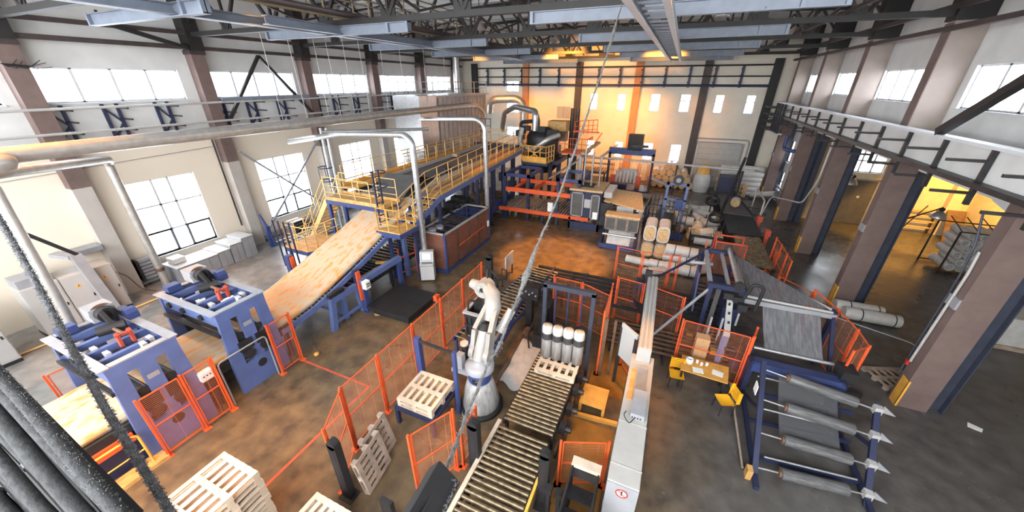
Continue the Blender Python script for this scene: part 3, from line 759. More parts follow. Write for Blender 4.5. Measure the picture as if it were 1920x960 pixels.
def press(y0, label):
    """blue gantry press over the mat: two cut-out side plates, a ladder of beams on top, drive motor"""
    y1 = y0+1.35
    t = T('gantry_press', label, 'press', (-12.3, y0+.65, 0))
    X0, X1 = -13.75, -10.95
    for x in (X0, X1):
        a, c = (x-.06, x+.06)
        nm = B()
        nm.box(a, y0-.1, 0, c, y1+.1, .95)                      # lower plate
        nm.prism([(y0-.1,.95),(y0+.25,.95),(y0+.29,2.6),(y0-.015,2.6)], 'x', a, c)
        nm.prism([(y1-.25,.95),(y1+.1,.95),(y1+.015,2.6),(y1-.29,2.6)], 'x', a, c)
        nm.prism([((y0+y1)/2-.17,.95),((y0+y1)/2+.17,.95),((y0+y1)/2+.17,2.6),((y0+y1)/2-.17,2.6)], 'x', a, c)
        nm.box(a, y0-.015, 2.6, c, y1+.015, 2.9)
        nm.build('side_plate', M_blue, t)
        e = .065 if x > -12 else -.065
        B().cyl((x, (y0+y1)/2, .68), (x+e, (y0+y1)/2, .68), .14, n=18).build('hand_hole', M_black, t)
        B().box(x+(0 if e > 0 else e), (y0+y1)/2-.12, 2.15, x+(e if e > 0 else 0), (y0+y1)/2+.12, 2.28).build('name_plate', M_grey, t)
        for q in (y0+.42, y1-.42): B().cyl((x-.1, q, 1.25), (x+.14, q, 1.25), .16, n=16).box(x-.12, q-.2, 1.4, x+.1, q+.2, 1.75).build('bearing_block', M_darksteel, t)
    # top frame
    for y in (y0, y1-.02):
        B().box(X0+.062, y-.05 if y > y0 else y+.01, 2.45, X1-.062, y-.01 if y > y0 else y+.06, 2.895).build('cross_girder', M_blue, t)
        B().box(X0-.06, y-.1, 2.901, X1+.06, y+.1, 2.93).build('flange', M_grey, t)
        for x in (-13.3, -12.6, -11.7): B().cyl((x, y-.06, 2.62), (x, y+.06, 2.62), .09, n=14).build('bore', M_black, t)
    for x in (-13.4, -12.75, -12.1, -11.5): B().box(x-.06, y0, 2.68, x+.06, y1, 2.86).build('tie_beam', M_blue, t)
    for x in (-13.7, -11.0): B().box(x-.09, y0+.11, 2.902, x+.09, y1-.13, 2.928).build('flange', M_grey, t)
    # guide rod and inner roller
    B().cyl((X0, y0+.4, 1.9), (X1, y0+.4, 1.9), .13, n=14).build('press_roller', M_darksteel, t)
    B().cyl((X0, y1-.4, 1.9), (X1, y1-.4, 1.9), .13, n=14).build('press_roller', M_darksteel, t)
    B().bar((X0, y0-.05, 2.2), (X1, y0-.05, 2.2), .1).build('guide_bar', M_darksteel, t)
    # drive
    m_ = B().box(-13.75, y0+.75, 3.0, -13.25, y1-.1, 3.38); m_.build('gearbox', M_grey, t)
    B().cyl((-13.25, y0+1.0, 3.2), (-13.02, y0+1.0, 3.2), .2, n=20).build('motor', M_black, t)
    B().cyl((-13.3, y0+1.0, 3.2), (-13.27, y0+1.0, 3.2), .26, n=20).build('motor_flange', M_tool, t)
    B().prism([(-13.1,3.35),(-12.95,3.4),(-12.45,2.95),(-12.55,2.8)], 'y', y0+.86, y0+.94).build('belt_guard', M_black, t)
    B().prism([(-13.12,3.35),(-12.98,3.35),(-12.98,2.85),(-13.12,2.85)], 'y', y0+1.06, y0+1.14).build('belt_guard', M_black, t)
    B().cyl((-12.75, y0+.6, 2.98), (-12.55, y0+1.1, 2.98), .13, n=14).build('hub', M_black, t)
    B().cyl((-12.5, y0+.85, 3.0), (-11.95, y0+.85, 3.0), .045, n=10).build('drive_shaft', M_tool, t)
    B().prism([(-11.98,2.75),(-11.86,2.75),(-11.8,3.12),(-11.88,3.18),(-11.98,3.1)], 'y', y0+.66, y0+.72).prism([(-11.98,2.75),(-11.86,2.75),(-11.8,3.12),(-11.88,3.18),(-11.98,3.1)], 'y', y0+.9, y0+.96).box(-11.93, y0+.66, 3.04, -11.85, y0+.96, 3.1).build('lever', M_redline, t)
    B().box(-13.45, y1-.08, 2.93, -13.05, y1+.12, 3.12).build('blue_cover', M_blue, t)
    B().prism([(-13.0,2.93),(-12.75,2.93),(-12.75,3.12),(-12.83,3.22),(-13.0,3.22)], 'y', y1-.1, y1+.14).build('blue_hood', M_deepblue, t)
    B().box(-13.7, y0+.15, 2.93, -13.4, y0+.5, 3.12).build('blue_cover', M_deepblue, t)
    for (x, q) in ((-11.7, .35), (-11.35, .9), (-12.2, .3), (-11.5, 1.1)): B().box(x-.1, y0+q-.05, 2.7, x+.1, y0+q+.05, 2.9).build('bracket', M_lightgrey, t)
    return t
press(4.22, 'blue gantry press farther along the wool line, next to the lone orange panel')
press(1.9, 'blue gantry press nearest on the wool line, behind the double orange panel')

for i_, (y, z0, z1, lb) in enumerate(((6.42, 1.0, 5.9, 'thin dark drain pipe down the wall beside the nearest pale column foot'), (11.5, 1.3, 6.4, 'thin dark conduit down the wall beside the column between the first two tall windows'))):
    one(B().cyl((-22.1, y, z0), (-22.1, y, z1), .04, n=8), 'drain_pipe', M_darksteel, lb, 'pipe')
one(B().cyl((-22.16, 3.0, 5.45), (-22.16, 12.0, 5.75), .018, n=6), 'wall_wire', M_lightgrey, 'thin pale wire running along the wall above the first tall window', 'wire')
# ---------------------------------------------------------------- fences
def fence(label, pts, h=2.1, post=.05, pitch=.05, vp=.4, posts=True, z0=.12, mid=True, name='safety_fence', mt=None, gates=()):
    mt = mt or M_orange
    t = T(name, label, 'fence', (pts[0][0], pts[0][1], 0), 'orange mesh fences')
    for i, (x, y) in enumerate(pts):
        if posts: B().box(x-post/2, y-post/2, 0, x+post/2, y+post/2, h+.05).box(x-.09, y-.09, 0, x+.09, y+.09, .012).build('post', mt, t)
    for (a, c) in zip(pts[:-1], pts[1:]):
        a, c = Vector((a[0], a[1], 0)), Vector((c[0], c[1], 0)); d = (c-a); L_ = d.length; d.normalize()
        a2, c2 = a+d*.06, c-d*.06
        f = B()
        for z in ([z0, h] if not mid else [z0, (z0+h)/2, h]): f.bar(a2+Vector((0,0,z)), c2+Vector((0,0,z)), .028)
        f.bar(a2+Vector((0,0,z0)), a2+Vector((0,0,h)), .028); f.bar(c2+Vector((0,0,z0)), c2+Vector((0,0,h)), .028)
        pf = f.build('panel_frame', mt, t)
        g = B(); z = z0+pitch
        while z < h-.01: g.bar(a2+Vector((0,0,z)), c2+Vector((0,0,z)), .0042); z += pitch
        s = vp
        while s < L_-.12: g.bar(a2+d*s+Vector((0,0,z0)), a2+d*s+Vector((0,0,h)), .004); s += vp
        g.build('wire_mesh', M_orangewire, pf)
    return t
fence('long orange mesh fence along the robot cell beside the aisle', [(-6.35, 4.15), (-6.35, 5.4), (-6.35, 6.9), (-6.35, 8.45), (-6.35, 9.9), (-6.35, 11.45)], 2.12)
fence('orange mesh return panel at the near end of the long aisle fence', [(-5.75, 3.15), (-6.3, 4.1)], 2.12)
fence('double orange mesh panel guarding the nearest blue press', [(-10.62, 2.0), (-10.62, 2.9), (-10.62, 3.62)], 1.95)
fence('lone orange mesh panel guarding the farther blue press', [(-10.62, 5.2), (-10.62, 5.95)], 1.95)
fence('dark red mesh panel behind the nearest press, by the cabinets', [(-14.3, 1.55), (-14.3, 2.35)], 1.7)
fence('orange mesh fence short run behind the stand with the white pallet', [(-4.05, 3.8), (-3.55, 4.75)], 2.05)
fence('low orange mesh end piece beside the dark sensor post', [(-3.45, 4.85), (-3.45, 5.6)], 1.3)
fence('low orange mesh panel between the near conveyor and the white cabinet', [(-1.12, 5.35), (-.12, 5.75)], 1.55)
fence('orange mesh fence behind the grey hoist frame', [(-3.34, 11.85), (-2.2, 11.8), (-1.08, 11.3)], 1.95, pitch=.06)
fence('orange fence on the right of the hoist frame, beside the wrapped rolls', [(-1.05, 11.2), (-1.0, 9.4)], 2.5, pitch=.08)
fence('orange mesh panel behind the grey upright board', [(-.35, 10.2), (.1, 9.5)], 1.5)
fence('orange fence at the cross conveyor in front of the floor rolls', [(-1.52, 16.0), (-.35, 15.85), (.83, 15.95), (1.2, 16.1)], 1.85, pitch=.2, vp=3)
fence('orange mesh fence across the middle under the white cable tray', [(-1.05, 12.9), (-.03, 12.75), (1.37, 12.3)], 1.9, pitch=.07)
fence('orange mesh fence around the work table', [(1.3, 10.75), (3.2, 10.6)], 1.98)
fence('short orange mesh side wing at the end of the table fence', [(3.25, 10.65), (3.4, 11.2)], 1.98)
fence('big orange mesh fence to the right of the hanging film', [(5.62, 14.4), (5.95, 13.2), (6.1, 12.1), (6.1, 11.3), (5.6, 10.85)], 2.1)
fence('small orange mesh fence beside the roller conveyor and the middle column', [(5.55, 20.2), (5.6, 19.3), (5.6, 18.2), (5.6, 17.4)], 1.85)
fence('orange framed gate beyond the film machine', [(5.2, 16.9), (6.15, 15.8)], 1.3, pitch=.5, vp=5)
fence('low red guard frame beside the rollers behind the film machine', [(3.6, 18.0), (4.9, 17.9)], 1.0, pitch=.12)
one(B().prism([(17.7,0.2),(18.3,0.2),(18.15,1.9),(18.05,2.0)], 'x', 2.3, 2.36), 'guard_plate', M_orange, 'solid orange pointed guard sheet beside the floor rolls', 'guard')
# yellow guard rails by the near press
def yrail(label, pts, h=1.08, mt=None):
    t = T('guard_rail', label, 'guard rail', (pts[0][0], pts[0][1], 0), 'yellow guard rails')
    P = [Vector((p[0], p[1], h)) for p in pts]
    B().tube(bend([Vector((P[0].x, P[0].y, .02))]+P+[Vector((P[-1].x, P[-1].y, .02))], .12, 4), .028, 8).build('top_rail', M_yellow, t)
    B().tube([p-Vector((0,0,.5)) for p in P], .02, 6).build('mid_rail', M_yellow, t)
    return t
yrail('yellow tube guard rail along the near end of the wool conveyor', [(-10.72, -.8), (-10.72, 1.75)])
yrail('yellow tube hand rail on the far side of the near wool conveyor', [(-14.3, -.4), (-14.3, 1.2)])
one(B().box(-10.95, -2, 0, -10.55, 2.0, .1), 'kerb', M_chequer, 'yellow kerb at the foot of the near conveyor', 'kerb')
t = T('junction_box', 'white junction box on a stalk behind the double orange panel', 'box', (-10.85, 3.45, 0))
B().box(-10.87, 3.43, 0, -10.83, 3.47, 1.3).build('stalk', M_darksteel, t)
B().box(-10.95, 3.3, 1.3, -10.75, 3.62, 1.55).build('case', M_paper, t)
for k in range(3): B().cyl((-10.75, 3.37+.08*k, 1.45), (-10.735, 3.37+.08*k, 1.45), .02, n=8).build('button', M_black, t)
t = T('hand_bar', 'thin grey hand bar between the two blue presses', 'bar', (-10.75, 4.4, 0))
B().tube(bend([(-10.75, 3.75, 0), (-10.75, 3.75, 1.6), (-10.75, 5.15, 1.6), (-10.75, 5.15, 0)], .15), .025, 8).build('tube', M_grey, t)
# red lines on the floor
one(B().box(-7.62, -.5, 0.001, -7.54, 5.9, 0.004), 'floor_line', M_redline, 'red painted line on the floor along the aisle', 'floor line', kind='structure')
one(B().box(-10.6, 5.88, 0.001, -7.54, 5.95, 0.004), 'floor_line', M_redline, 'red painted line on the floor across the aisle from the lone panel', 'floor line', kind='structure')

# ---------------------------------------------------------------- bridge, stairs and catwalk over the line
def rail(b, pts, h=1.05, step=1.1, r=.024):
    P = [Vector(p) for p in pts]
    for z in (h, h*.62, h*.3): b.tube([p+Vector((0,0,z)) for p in P], r if z == h else r*.75, 6)
    for a, c in zip(P[:-1], P[1:]):
        n = max(1, round((c-a).length/step))
        for k in range(n+1):
            q = a+(c-a)*k/n; b.tube([q, q+Vector((0,0,h))], r, 6)
t = T('bridge', 'blue and yellow footbridge crossing over the wool mat', 'bridge', (-13.3, 12.4, 0))
B().box(-15.2, 11.95, 3.6, -11.5, 12.9, 3.66).build('deck', M_chequer, t)
B().box(-15.2, 11.9, 3.38, -11.5, 11.96, 3.6).box(-15.2, 12.9, 3.38, -11.5, 12.96, 3.6).build('side_beam', M_deepblue, t)
B().box(-15.2, 11.88, 3.6, -11.5, 11.9, 3.78).box(-15.2, 12.95, 3.6, -11.5, 12.97, 3.78).build('toe_board', M_chequer, t)
for x in (-15.1, -11.55):
    for y in (11.98, 12.88):
        B().box(x-.07, y-.07, 0, x+.07, y+.07, 3.4).build('leg', M_deepblue, t)
b = B(); rail(b, [(-15.15, 12.92, 3.66), (-11.6, 12.92, 3.66)]); b.build('handrail', M_yelrail, t)
b = B(); rail(b, [(-15.15, 11.95, 3.66), (-12.3, 11.95, 3.66)]); b.build('handrail', M_yelrail, t)
t = T('ladder', 'blue caged ladder on the corner of the footbridge', 'ladder', (-11.75, 11.8, 2.9))
for y in (11.62, 11.98): B().bar((-11.62, y, 2.6), (-11.62, y, 5.35), .06).build('stile', M_navy, t)
for k in range(9): B().bar((-11.62, 11.62, 2.75+k*.29), (-11.62, 11.98, 2.75+k*.29), .035).build('rung', M_navy, t)
for z in (4.7, 5.3): B().tube(arc((-11.45, 11.8, z), .32, -150, 150, 12, 'xy'), .025, 6).build('cage_hoop', M_navy, t)
t = T('landing', 'small yellow railed landing with a blue rim below the bridge corner', 'landing', (-10.7, 11.8, 2.7))
B().box(-11.45, 11.2, 2.8, -10.2, 12.4, 2.86).build('deck', M_chequer, t)
B().box(-11.5, 11.15, 2.6, -10.15, 12.45, 2.8).build('rim', M_deepblue, t)
b = B(); rail(b, [(-11.4, 12.3, 2.86), (-11.4, 11.25, 2.86), (-10.25, 11.25, 2.86), (-10.25, 12.3, 2.86)], 1.0, .7); b.build('handrail', M_yellow, t)
for x in (-11.35, -10.3): B().box(x-.06, 12.25, 0, x+.06, 12.37, 2.6).build('leg', M_navy, t)
t = T('catwalk', 'long yellow catwalk with stairs and rails running back beside the raised belt', 'catwalk', (-10.5, 20, 0))
st = B()
for k in range(5):
    y = 12.4+k*.45; z = 2.86+.15*(k+1); st.box(-11.12, y, z-.04, -10.28, y+.45, z)
st.build('stair_treads', M_chequer, t)
zc = lambda y: 3.62+(y-14.6)*.056
segs = [(14.6, 20.0), (20.0, 26.0)]
for (y0, y1) in segs:
    B()._add([(-11.12,y0,zc(y0)),(-10.28,y0,zc(y0)),(-10.28,y1,zc(y1)),(-11.12,y1,zc(y1)),(-11.12,y0,zc(y0)-.05),(-10.28,y0,zc(y0)-.05),(-10.28,y1,zc(y1)-.05),(-11.12,y1,zc(y1)-.05)],
             [(0,1,2,3),(7,6,5,4),(0,4,5,1),(1,5,6,2),(2,6,7,3),(3,7,4,0)]).build('deck', M_chequer, t)
for x in (-11.15, -10.25):
    B().bar((x, 12.35, 2.82), (x, 14.6, 3.56), .07, .26).bar((x, 14.6, 3.54), (x, 26, zc(26)-.08), .07, .26).build('stringer', M_blue, t)
    B().bar((x, 14.6, 3.74), (x, 26, zc(26)+.1), .025, .16).build('toe_board', M_chequer, t)
    b = B(); rail(b, [(x, 12.4, 2.88), (x, 14.6, 3.66), (x, 20, zc(20)), (x, 26, zc(26))], 1.08, 1.05); b.build('handrail', M_yelrail, t)
for y in (14.5, 18.5, 22.3, 25.8):
    for x in (-11.08, -10.33): B().box(x-.07, y-.07, 0, x+.07, y+.07, zc(y)-.2).build('leg', M_navy, t)
t = T('raised_belt_conveyor', 'raised dark belt conveyor between the yellow railings', 'conveyor', (-12.5, 20, 0))
B()._add([(-14.0,13.9,3.62),(-11.4,13.9,3.62),(-11.4,15.6,4.0),(-14.0,15.6,4.0),(-14.0,27,4.15),(-11.4,27,4.15),
          (-14.0,13.9,3.4),(-11.4,13.9,3.4),(-11.4,15.6,3.75),(-14.0,15.6,3.75),(-14.0,27,3.9),(-11.4,27,3.9)],
         [(0,1,2,3),(3,2,5,4),(7,6,9,8),(8,9,10,11),(0,6,7,1),(1,7,8,2),(2,8,11,5),(0,3,9,6),(3,4,10,9),(4,5,11,10)]).build('belt', M_belt, t)
B().bar((-11.3, 13.9, 3.6), (-11.3, 15.6, 4.0), .06, .3).bar((-11.3, 15.6, 4.0), (-11.3, 27, 4.2), .06, .3).bar((-14.1, 13.9, 3.6), (-14.1, 15.6, 4.0), .06, .3).bar((-14.1, 15.6, 4.0), (-14.1, 27, 4.2), .06, .3).build('side_beam', M_lightgrey, t)
B()._add([(-13.6,14.6,4.5),(-11.5,14.6,4.5),(-11.5,16.2,4.05),(-13.6,16.2,4.05),(-13.6,13.2,3.75),(-11.5,13.2,3.75)], [(0,1,2,3),(4,5,1,0),(3,2,5,4)]).build('hood_sheet', M_belt, t)
B().box(-11.75, 16.8, 4.1, -11.35, 17.3, 4.5).build('drive', M_darksteel, t)
B().box(-13.9, 21.5, 4.15, -13.5, 21.9, 4.35).build('box', M_oldwood, t)
for y in (15, 19, 23, 26.6):
    for x in (-13.9, -11.6): B().box(x-.08, y-.08, 0, x+.08, y+.08, 3.7).build('leg', M_navy, t)
t = T('catwalk', 'yellow catwalk on the window side of the raised belt', 'catwalk', (-14.8, 21, 0))
B().box(-15.3, 13.2, 3.9, -14.35, 27, 3.95).build('deck', M_chequer, t)
B().box(-14.38, 13.2, 3.95, -14.34, 27, 4.12).box(-15.32, 13.2, 3.95, -15.28, 27, 4.12).build('toe_board', M_yellow, t)
B().box(-15.34, 13.2, 3.7, -15.26, 27, 3.9).box(-14.4, 13.2, 3.7, -14.3, 27, 3.9).build('stringer', M_navy, t)
b = B(); rail(b, [(-15.25, 13.2, 3.95), (-15.25, 27, 3.95)]); rail(b, [(-14.4, 17, 3.95), (-14.4, 27, 3.95)]); b.build('handrail', M_yelrail, t)
for y in (14, 18, 22, 26.5): B().box(-15.3, y-.06, 0, -15.15, y+.06, 3.7).build('leg', M_navy, t)
t = T('platform', 'yellow cross platform with rails in front of the round forming machine', 'platform', (-12, 27.5, 4))
B().box(-15.3, 27.02, 4.2, -10.9, 28.1, 4.26).build('deck', M_yellow, t)
B().box(-15.3, 27.0, 4.0, -10.9, 27.06, 4.32).build('edge_beam', M_navy, t)
b = B(); rail(b, [(-15.2, 28.0, 4.26), (-11.0, 28.0, 4.26)]); rail(b, [(-14.2, 27.05, 4.26), (-11.6, 27.05, 4.26)]); b.build('handrail', M_yelrail, t)
for x in (-15.2, -13, -11): B().box(x-.08, 27.9, 0, x+.08, 28.06, 4.2).build('leg', M_navy, t)
# stairs on the window side
t = T('stairs', 'yellow railed stairs down to the floor on the window side of the bridge', 'stairs', (-16.5, 12.3, 0))
b = B()
for k in range(14): b.box(-15.35-k*.19, 12.0, 3.4-k*.235, -15.1-k*.19+.0, 12.85, 3.44-k*.235)
b.build('stair_treads', M_chequer, t)
for y in (11.97, 12.88):
    B().bar((-15.2, y, 3.55), (-17.9, y, .1), .05, .24).build('stringer', M_yelrail, t)
    b = B(); rail(b, [(-15.2, y, 3.6), (-17.9, y, .2)], 1.0, 1.0); b.build('handrail', M_yelrail, t)
t = T('landing', 'round yellow service landing with blue cage bars left of the wool mat', 'landing', (-14.6, 10.4, 0))
B().prism([(-15.6,9.6),(-14.2,9.6),(-13.95,10.0),(-13.95,11.3),(-15.6,11.3)], 'z', 1.9, 1.98).build('deck', M_chequer, t)
B().prism([(-15.62,9.55),(-14.18,9.55),(-13.9,9.98),(-13.9,11.35),(-15.62,11.35)], 'z', 1.74, 1.9).build('rim', M_deepblue, t)
b = B(); rail(b, [(-13.98, 11.2, 1.98), (-13.98, 10.0, 1.98), (-14.2, 9.65, 1.98), (-15.5, 9.65, 1.98), (-15.5, 11.2, 1.98)], 1.05, .6); b.build('handrail', M_yelrail, t)
for k in range(4): B().bar((-15.7+k*.35, 9.4, 1.0), (-15.7+k*.35, 9.4, 3.3), .05).build('cage_bar', M_navy, t)
for x, y in ((-15.5, 9.7), (-14.1, 10), (-15.5, 11.2)): B().box(x-.05, y-.05, 0, x+.05, y+.05, 1.75).build('leg', M_navy, t)

# forming machine
t = T('forming_machine', 'dark round forming machine with hoses behind the yellow basket platform', 'machine', (-9.5, 28, 0))
B().lathe([(.9,2.2),(1.25,2.6),(1.3,4.9),(1.1,5.3),(.5,5.6)], (-9.6, 28.2, 0), 28).build('drum', M_darksteel, t)
B().lathe([(.3,5.5),(.3,6.1),(.2,6.6),(.24,6.6)], (-10.0, 27.6, 0), 16).build('inlet', M_darksteel, t)
B().tube(bend([(-10.9, 27.0, 5.6), (-11.0, 26.6, 4.5), (-9.8, 26.3, 4.1), (-8.6, 26.4, 5.0), (-8.0, 27.2, 5.2)], .5), .2, 12).build('hose', M_duct, t)
B().tube(bend([(-10.7, 27.0, 4.8), (-11.2, 27.2, 6.0), (-10.2, 27.2, 6.1)], .4), .14, 10).build('hose', M_black, t)
for (x, y, z, s) in ((-11.2, 27.4, 5.2, .35), (-8.5, 27.2, 5.3, .4), (-9.3, 27.0, 5.6, .3), (-10.6, 27.2, 5.6, .28), (-8.2, 28.4, 5.0, .5)):
    B().box(x-s, y-s*.6, z-s*.7, x+s, y+s*.6, z+s*.6).build('gear_housing', M_black if s < .45 else M_tool, t)
B().box(-9.5, 29.0, 5.2, -8.0, 30.2, 6.0).build('orange_hood', M_chequer, t)
for x, y in ((-10.7, 27.0), (-8.5, 27.0), (-10.7, 29.2), (-8.5, 29.2)): B().box(x-.12, y-.12, 0, x+.12, y+.12, 4.2).build('leg', M_navy, t)
B().box(-10.8, 26.6, 3.1, -7.8, 29.4, 3.4).build('base_frame', M_navy, t)
t = T('basket_platform', 'yellow basket shaped railed platform hung in front of the forming machine', 'platform', (-9.3, 26.2, 3.3))
B().prism([(-10.2,25.4),(-8.3,25.2),(-8.1,26.5),(-10.4,26.6)], 'z', 3.4, 3.5).build('deck', M_chequer, t)
B().prism([(-10.25,25.35),(-8.25,25.15),(-8.25,25.25),(-10.25,25.45)], 'z', 3.5, 3.85).build('toe_board', M_yellow, t)
b = B(); rail(b, [(-10.4, 26.6, 3.5), (-10.2, 25.4, 3.5), (-8.3, 25.2, 3.5), (-8.1, 26.5, 3.5)], 1.1, .5, .035); b.bar((-9.9,25.4,3.6),(-8.6,25.25,4.5),.05).bar((-9.9,25.4,4.5),(-8.6,25.25,3.6),.05); b.build('handrail', M_yellow, t)
B().box(-10.2, 25.3, 3.2, -8.2, 26.5, 3.4).build('base_frame', M_navy, t)
t = T('service_gantry', 'orange railed gantry with stairs behind the forming machine', 'gantry', (-7, 29, 0))
B().box(-8.2, 28.2, 3.7, -6.0, 30.0, 3.78).build('deck', M_orange, t)
b = B(); rail(b, [(-8.2, 28.2, 3.78), (-6.0, 28.2, 3.78), (-6.0, 30, 3.78)], 1.1, .45, .03); rail(b, [(-7.4, 29.6, 5.0), (-5.6, 29.4, 5.2)], 1.0, .4, .03); b.build('handrail', M_orange, t)
B().bar((-6.0, 28.3, 3.7), (-5.0, 28.3, 5.4), .08).bar((-7.2, 28.3, 5.4), (-5.2, 28.3, 5.4), .1).build('brace', M_orange, t)
for x in (-8.1, -6.1): B().box(x-.08, 28.2, 0, x+.08, 28.36, 3.7).build('leg', M_navy, t)
t = T('stack', 'pair of dark upright pipes behind the orange gantry', 'flue', (-7.8, 30.4, 0))
for x in (-7.95, -7.5): B().cyl((x, 30.6, 0), (x, 30.6, 6.9), .17, n=14).build('pipe', M_darksteel, t)
t = T('ladder_cage', 'dark caged frame at the window side end of the cross platform', 'ladder', (-15.2, 29, 3.9))
for x in (-15.7, -15.2, -14.7):
    B().bar((x, 29.1, 0), (x, 29.1, 6.0), .05).build('upright', M_navy, t)
for z in (4.4, 4.9, 5.4, 5.95): B().bar((-15.7, 29.1, z), (-14.7, 29.1, z), .04).build('hoop_bar', M_navy, t)

# mesh enclosure
t = T('saw_enclosure', 'blue framed cage with brown see-through panels in the middle of the hall', 'enclosure', (-10.1, 15.6, 0))
x0, x1, y0, y1, h = -10.85, -9.4, 13.35, 18.0, 2.15
for x in (x0, x1):
    for y in (y0, y1): B().box(x-.05, y-.05, 0, x+.05, y+.05, h).build('corner_post', M_deepblue, t)
B().box(x0, y0-.05, h-.06, x1+.06, y0+.06, h).box(x0, y1-.06, h-.06, x1+.06, y1+.05, h).box(x1-.06, y0, h-.06, x1+.06, y1, h).box(x0-.05, y0, h-.06, x0+.05, y1, h).build('top_rim', M_lightgrey, t)
B().box(x1-.05, y0, .02, x1+.05, y1, .16).box(x0, y0-.05, .02, x1, y0+.05, .16).build('bottom_rail', M_deepblue, t)
n = 4
for k in range(n):
    ya = y0+(y1-y0)*k/n+.05; yb = y0+(y1-y0)*(k+1)/n-.05
    f = B().box(x1-.02, ya, .2, x1+.02, ya+.04, h-.08).box(x1-.02, yb-.04, .2, x1+.02, yb, h-.08).box(x1-.02, ya, .2, x1+.02, yb, .24).box(x1-.02, ya, h-.12, x1+.02, yb, h-.08)
    p_ = f.build('door_frame', M_tool, t)
    B().box(x1-.006, ya+.04, .24, x1+.006, yb-.04, h-.12).build('clear_panel', M_smoke, p_)
B().box(x0, y0-.006, .2, x1, y0+.006, h-.08).build('clear_panel', M_smoke, t)
B().cyl((x1+.03, y0+1.2, 1.05), (x1+.03, y1-.6, 1.15), .025, n=8).build('push_bar', M_orange, t)
B().box(x1+.05, y1-.25, 1.0, x1+.1, y1-.1, 1.35).build('lock_box', M_paper, t)
for k in range(6): B().bar((x0, y0+.5+k*.72, h-.05), (x1, y0+.5+k*.72, h-.05), .05).build('roof_bar', M_navy, t)
for yy in (y0+.3, y0+.75): B().cyl((-10.4+.3*(yy-y0), yy, h-.1), (-10.4+.3*(yy-y0), yy, h+.06), .2, n=20).build('dust_port', M_grey, t)
b = B()
for k in range(5): b.box(x0+.2, y0+.5+k*.85, .5, x1-.25, y0+.95+k*.85, 1.15)
b.build('saw_unit', M_darksteel, t)
for k in range(9): B().cyl((x0+.2, y0+.4+k*.5, 1.25), (x1-.2, y0+.4+k*.5, 1.25), .06, n=8).build('inner_roller', M_tool, t)
# dark conveyor behind enclosure
t = T('dark_roller_bed', 'dark roller bed under the catwalk beside the brown panelled cage', 'conveyor', (-12.2, 16, 0))
B().box(-13.2, 11.2, .7, -11.2, 19.0, .86).build('bed', M_darksteel, t)
for k in range(26): B().cyl((-13.2, 11.3+k*.3, .92), (-11.2, 11.3+k*.3, .92), .06, n=8).build('roller', M_roller, t)
for y in (11.4, 15, 18.8):
    for x in (-13.1, -11.3): B().box(x-.06, y-.06, 0, x+.06, y+.06, .7).build('leg', M_navy, t)
b = B()
for k in range(24): b.bar((-11.15, 13.6+k*.18, 1.0), (-11.15, 13.6+k*.18, 2.4), .012)
for k in range(10): b.bar((-11.15, 13.5, 1.0+k*.155), (-11.15, 18, 1.0+k*.155), .012)
b.build('wire_guard', M_navy, t)
for (y, z) in ((17.0, 2.3), (17.7, 2.45), (18.5, 2.2), (16.2, 2.1)): B().box(-11.6, y-.25, z-.2, -11.0, y+.25, z+.2).cyl((-11.0, y, z), (-10.7, y, z), .13, n=10).build('motor', M_black, t)
t = T('red_guard_frame', 'dark red low guard frame beside the steel pipe column', 'guard', (-11, 12.4, 0))
B().box(-11.25, 12.0, 0, -11.2, 12.05, 1.6).box(-10.95, 12.9, 0, -10.9, 12.95, 1.6).bar((-11.2, 12.0, 1.1), (-10.92, 12.92, 1.1), .05).bar((-11.2, 12.0, .3), (-10.92, 12.92, .3), .05).build('frame', M_redline, t)

# lift table and portal
t = T('lift_table', 'black low lift table in front of the blue portal', 'table', (-9.4, 9.9, 0))
B().box(-10.5, 8.95, .3, -8.35, 10.95, .42).build('top', M_black, t)
B().box(-10.35, 9.1, .02, -8.5, 10.8, .3).build('base', M_darksteel, t)
for q in (9.3, 9.95, 10.6): B().box(-10.4, q-.02, .425, -8.45, q+.02, .43).build('seam', M_darksteel, t)
B().box(-8.33, 10.6, .25, -8.15, 10.85, .5).build('stop', M_orange, t)
t = T('portal_frame', 'blue portal frame over the end of the lift table with a control box', 'frame', (-10.7, 10.3, 0))
for y in (9.2, 11.4): B().box(-10.78, y-.1, 0, -10.62, y+.1, 1.5).box(-10.85, y-.18, 0, -10.55, y+.18, .02).build('leg', M_deepblue, t)
B().box(-10.82, 9.05, 1.35, -10.58, 11.5, 1.58).build('beam', M_blue, t)
B().box(-10.55, 9.0, 1.2, -10.35, 9.25, 1.55).build('control_box', M_paper, t)
for k in range(6): B().box(-10.345, 9.05+.06*(k % 3), 1.3+.1*(k//3), -10.335, 9.09+.06*(k % 3), 1.36+.1*(k//3)).build('button', M_black, t)
t = T('stacker', 'dark stacking table with yellow forks under the rising wool mat', 'machine', (-11.6, 10.2, 0))
B().box(-12.6, 9.2, .9, -10.95, 11.3, 1.0).build('bed', M_black, t)
for k in range(9): B().cyl((-12.6, 9.3+k*.24, 1.04), (-10.95, 9.3+k*.24, 1.04), .05, n=8).build('roller', M_darksteel, t)
B().bar((-11.3, 9.5, 1.2), (-11.2, 10.6, 1.25), .16, .1).bar((-11.6, 10.9, 1.3), (-11.1, 11.2, 1.3), .12, .1).build('fork', M_yellow, t)
for x in (-12.5, -11.05):
    for y in (9.3, 11.2): B().box(x-.05, y-.05, 0, x+.05, y+.05, .9).build('leg', M_black, t)
one(B().prism([(-10.15,9.0),(-10.0,9.1),(-10.2,9.3),(-10.4,9.15)], 'z', 0.0, .006), 'scrap', M_wool, 'scrap of wool on the dark floor by the lift table', 'scrap')
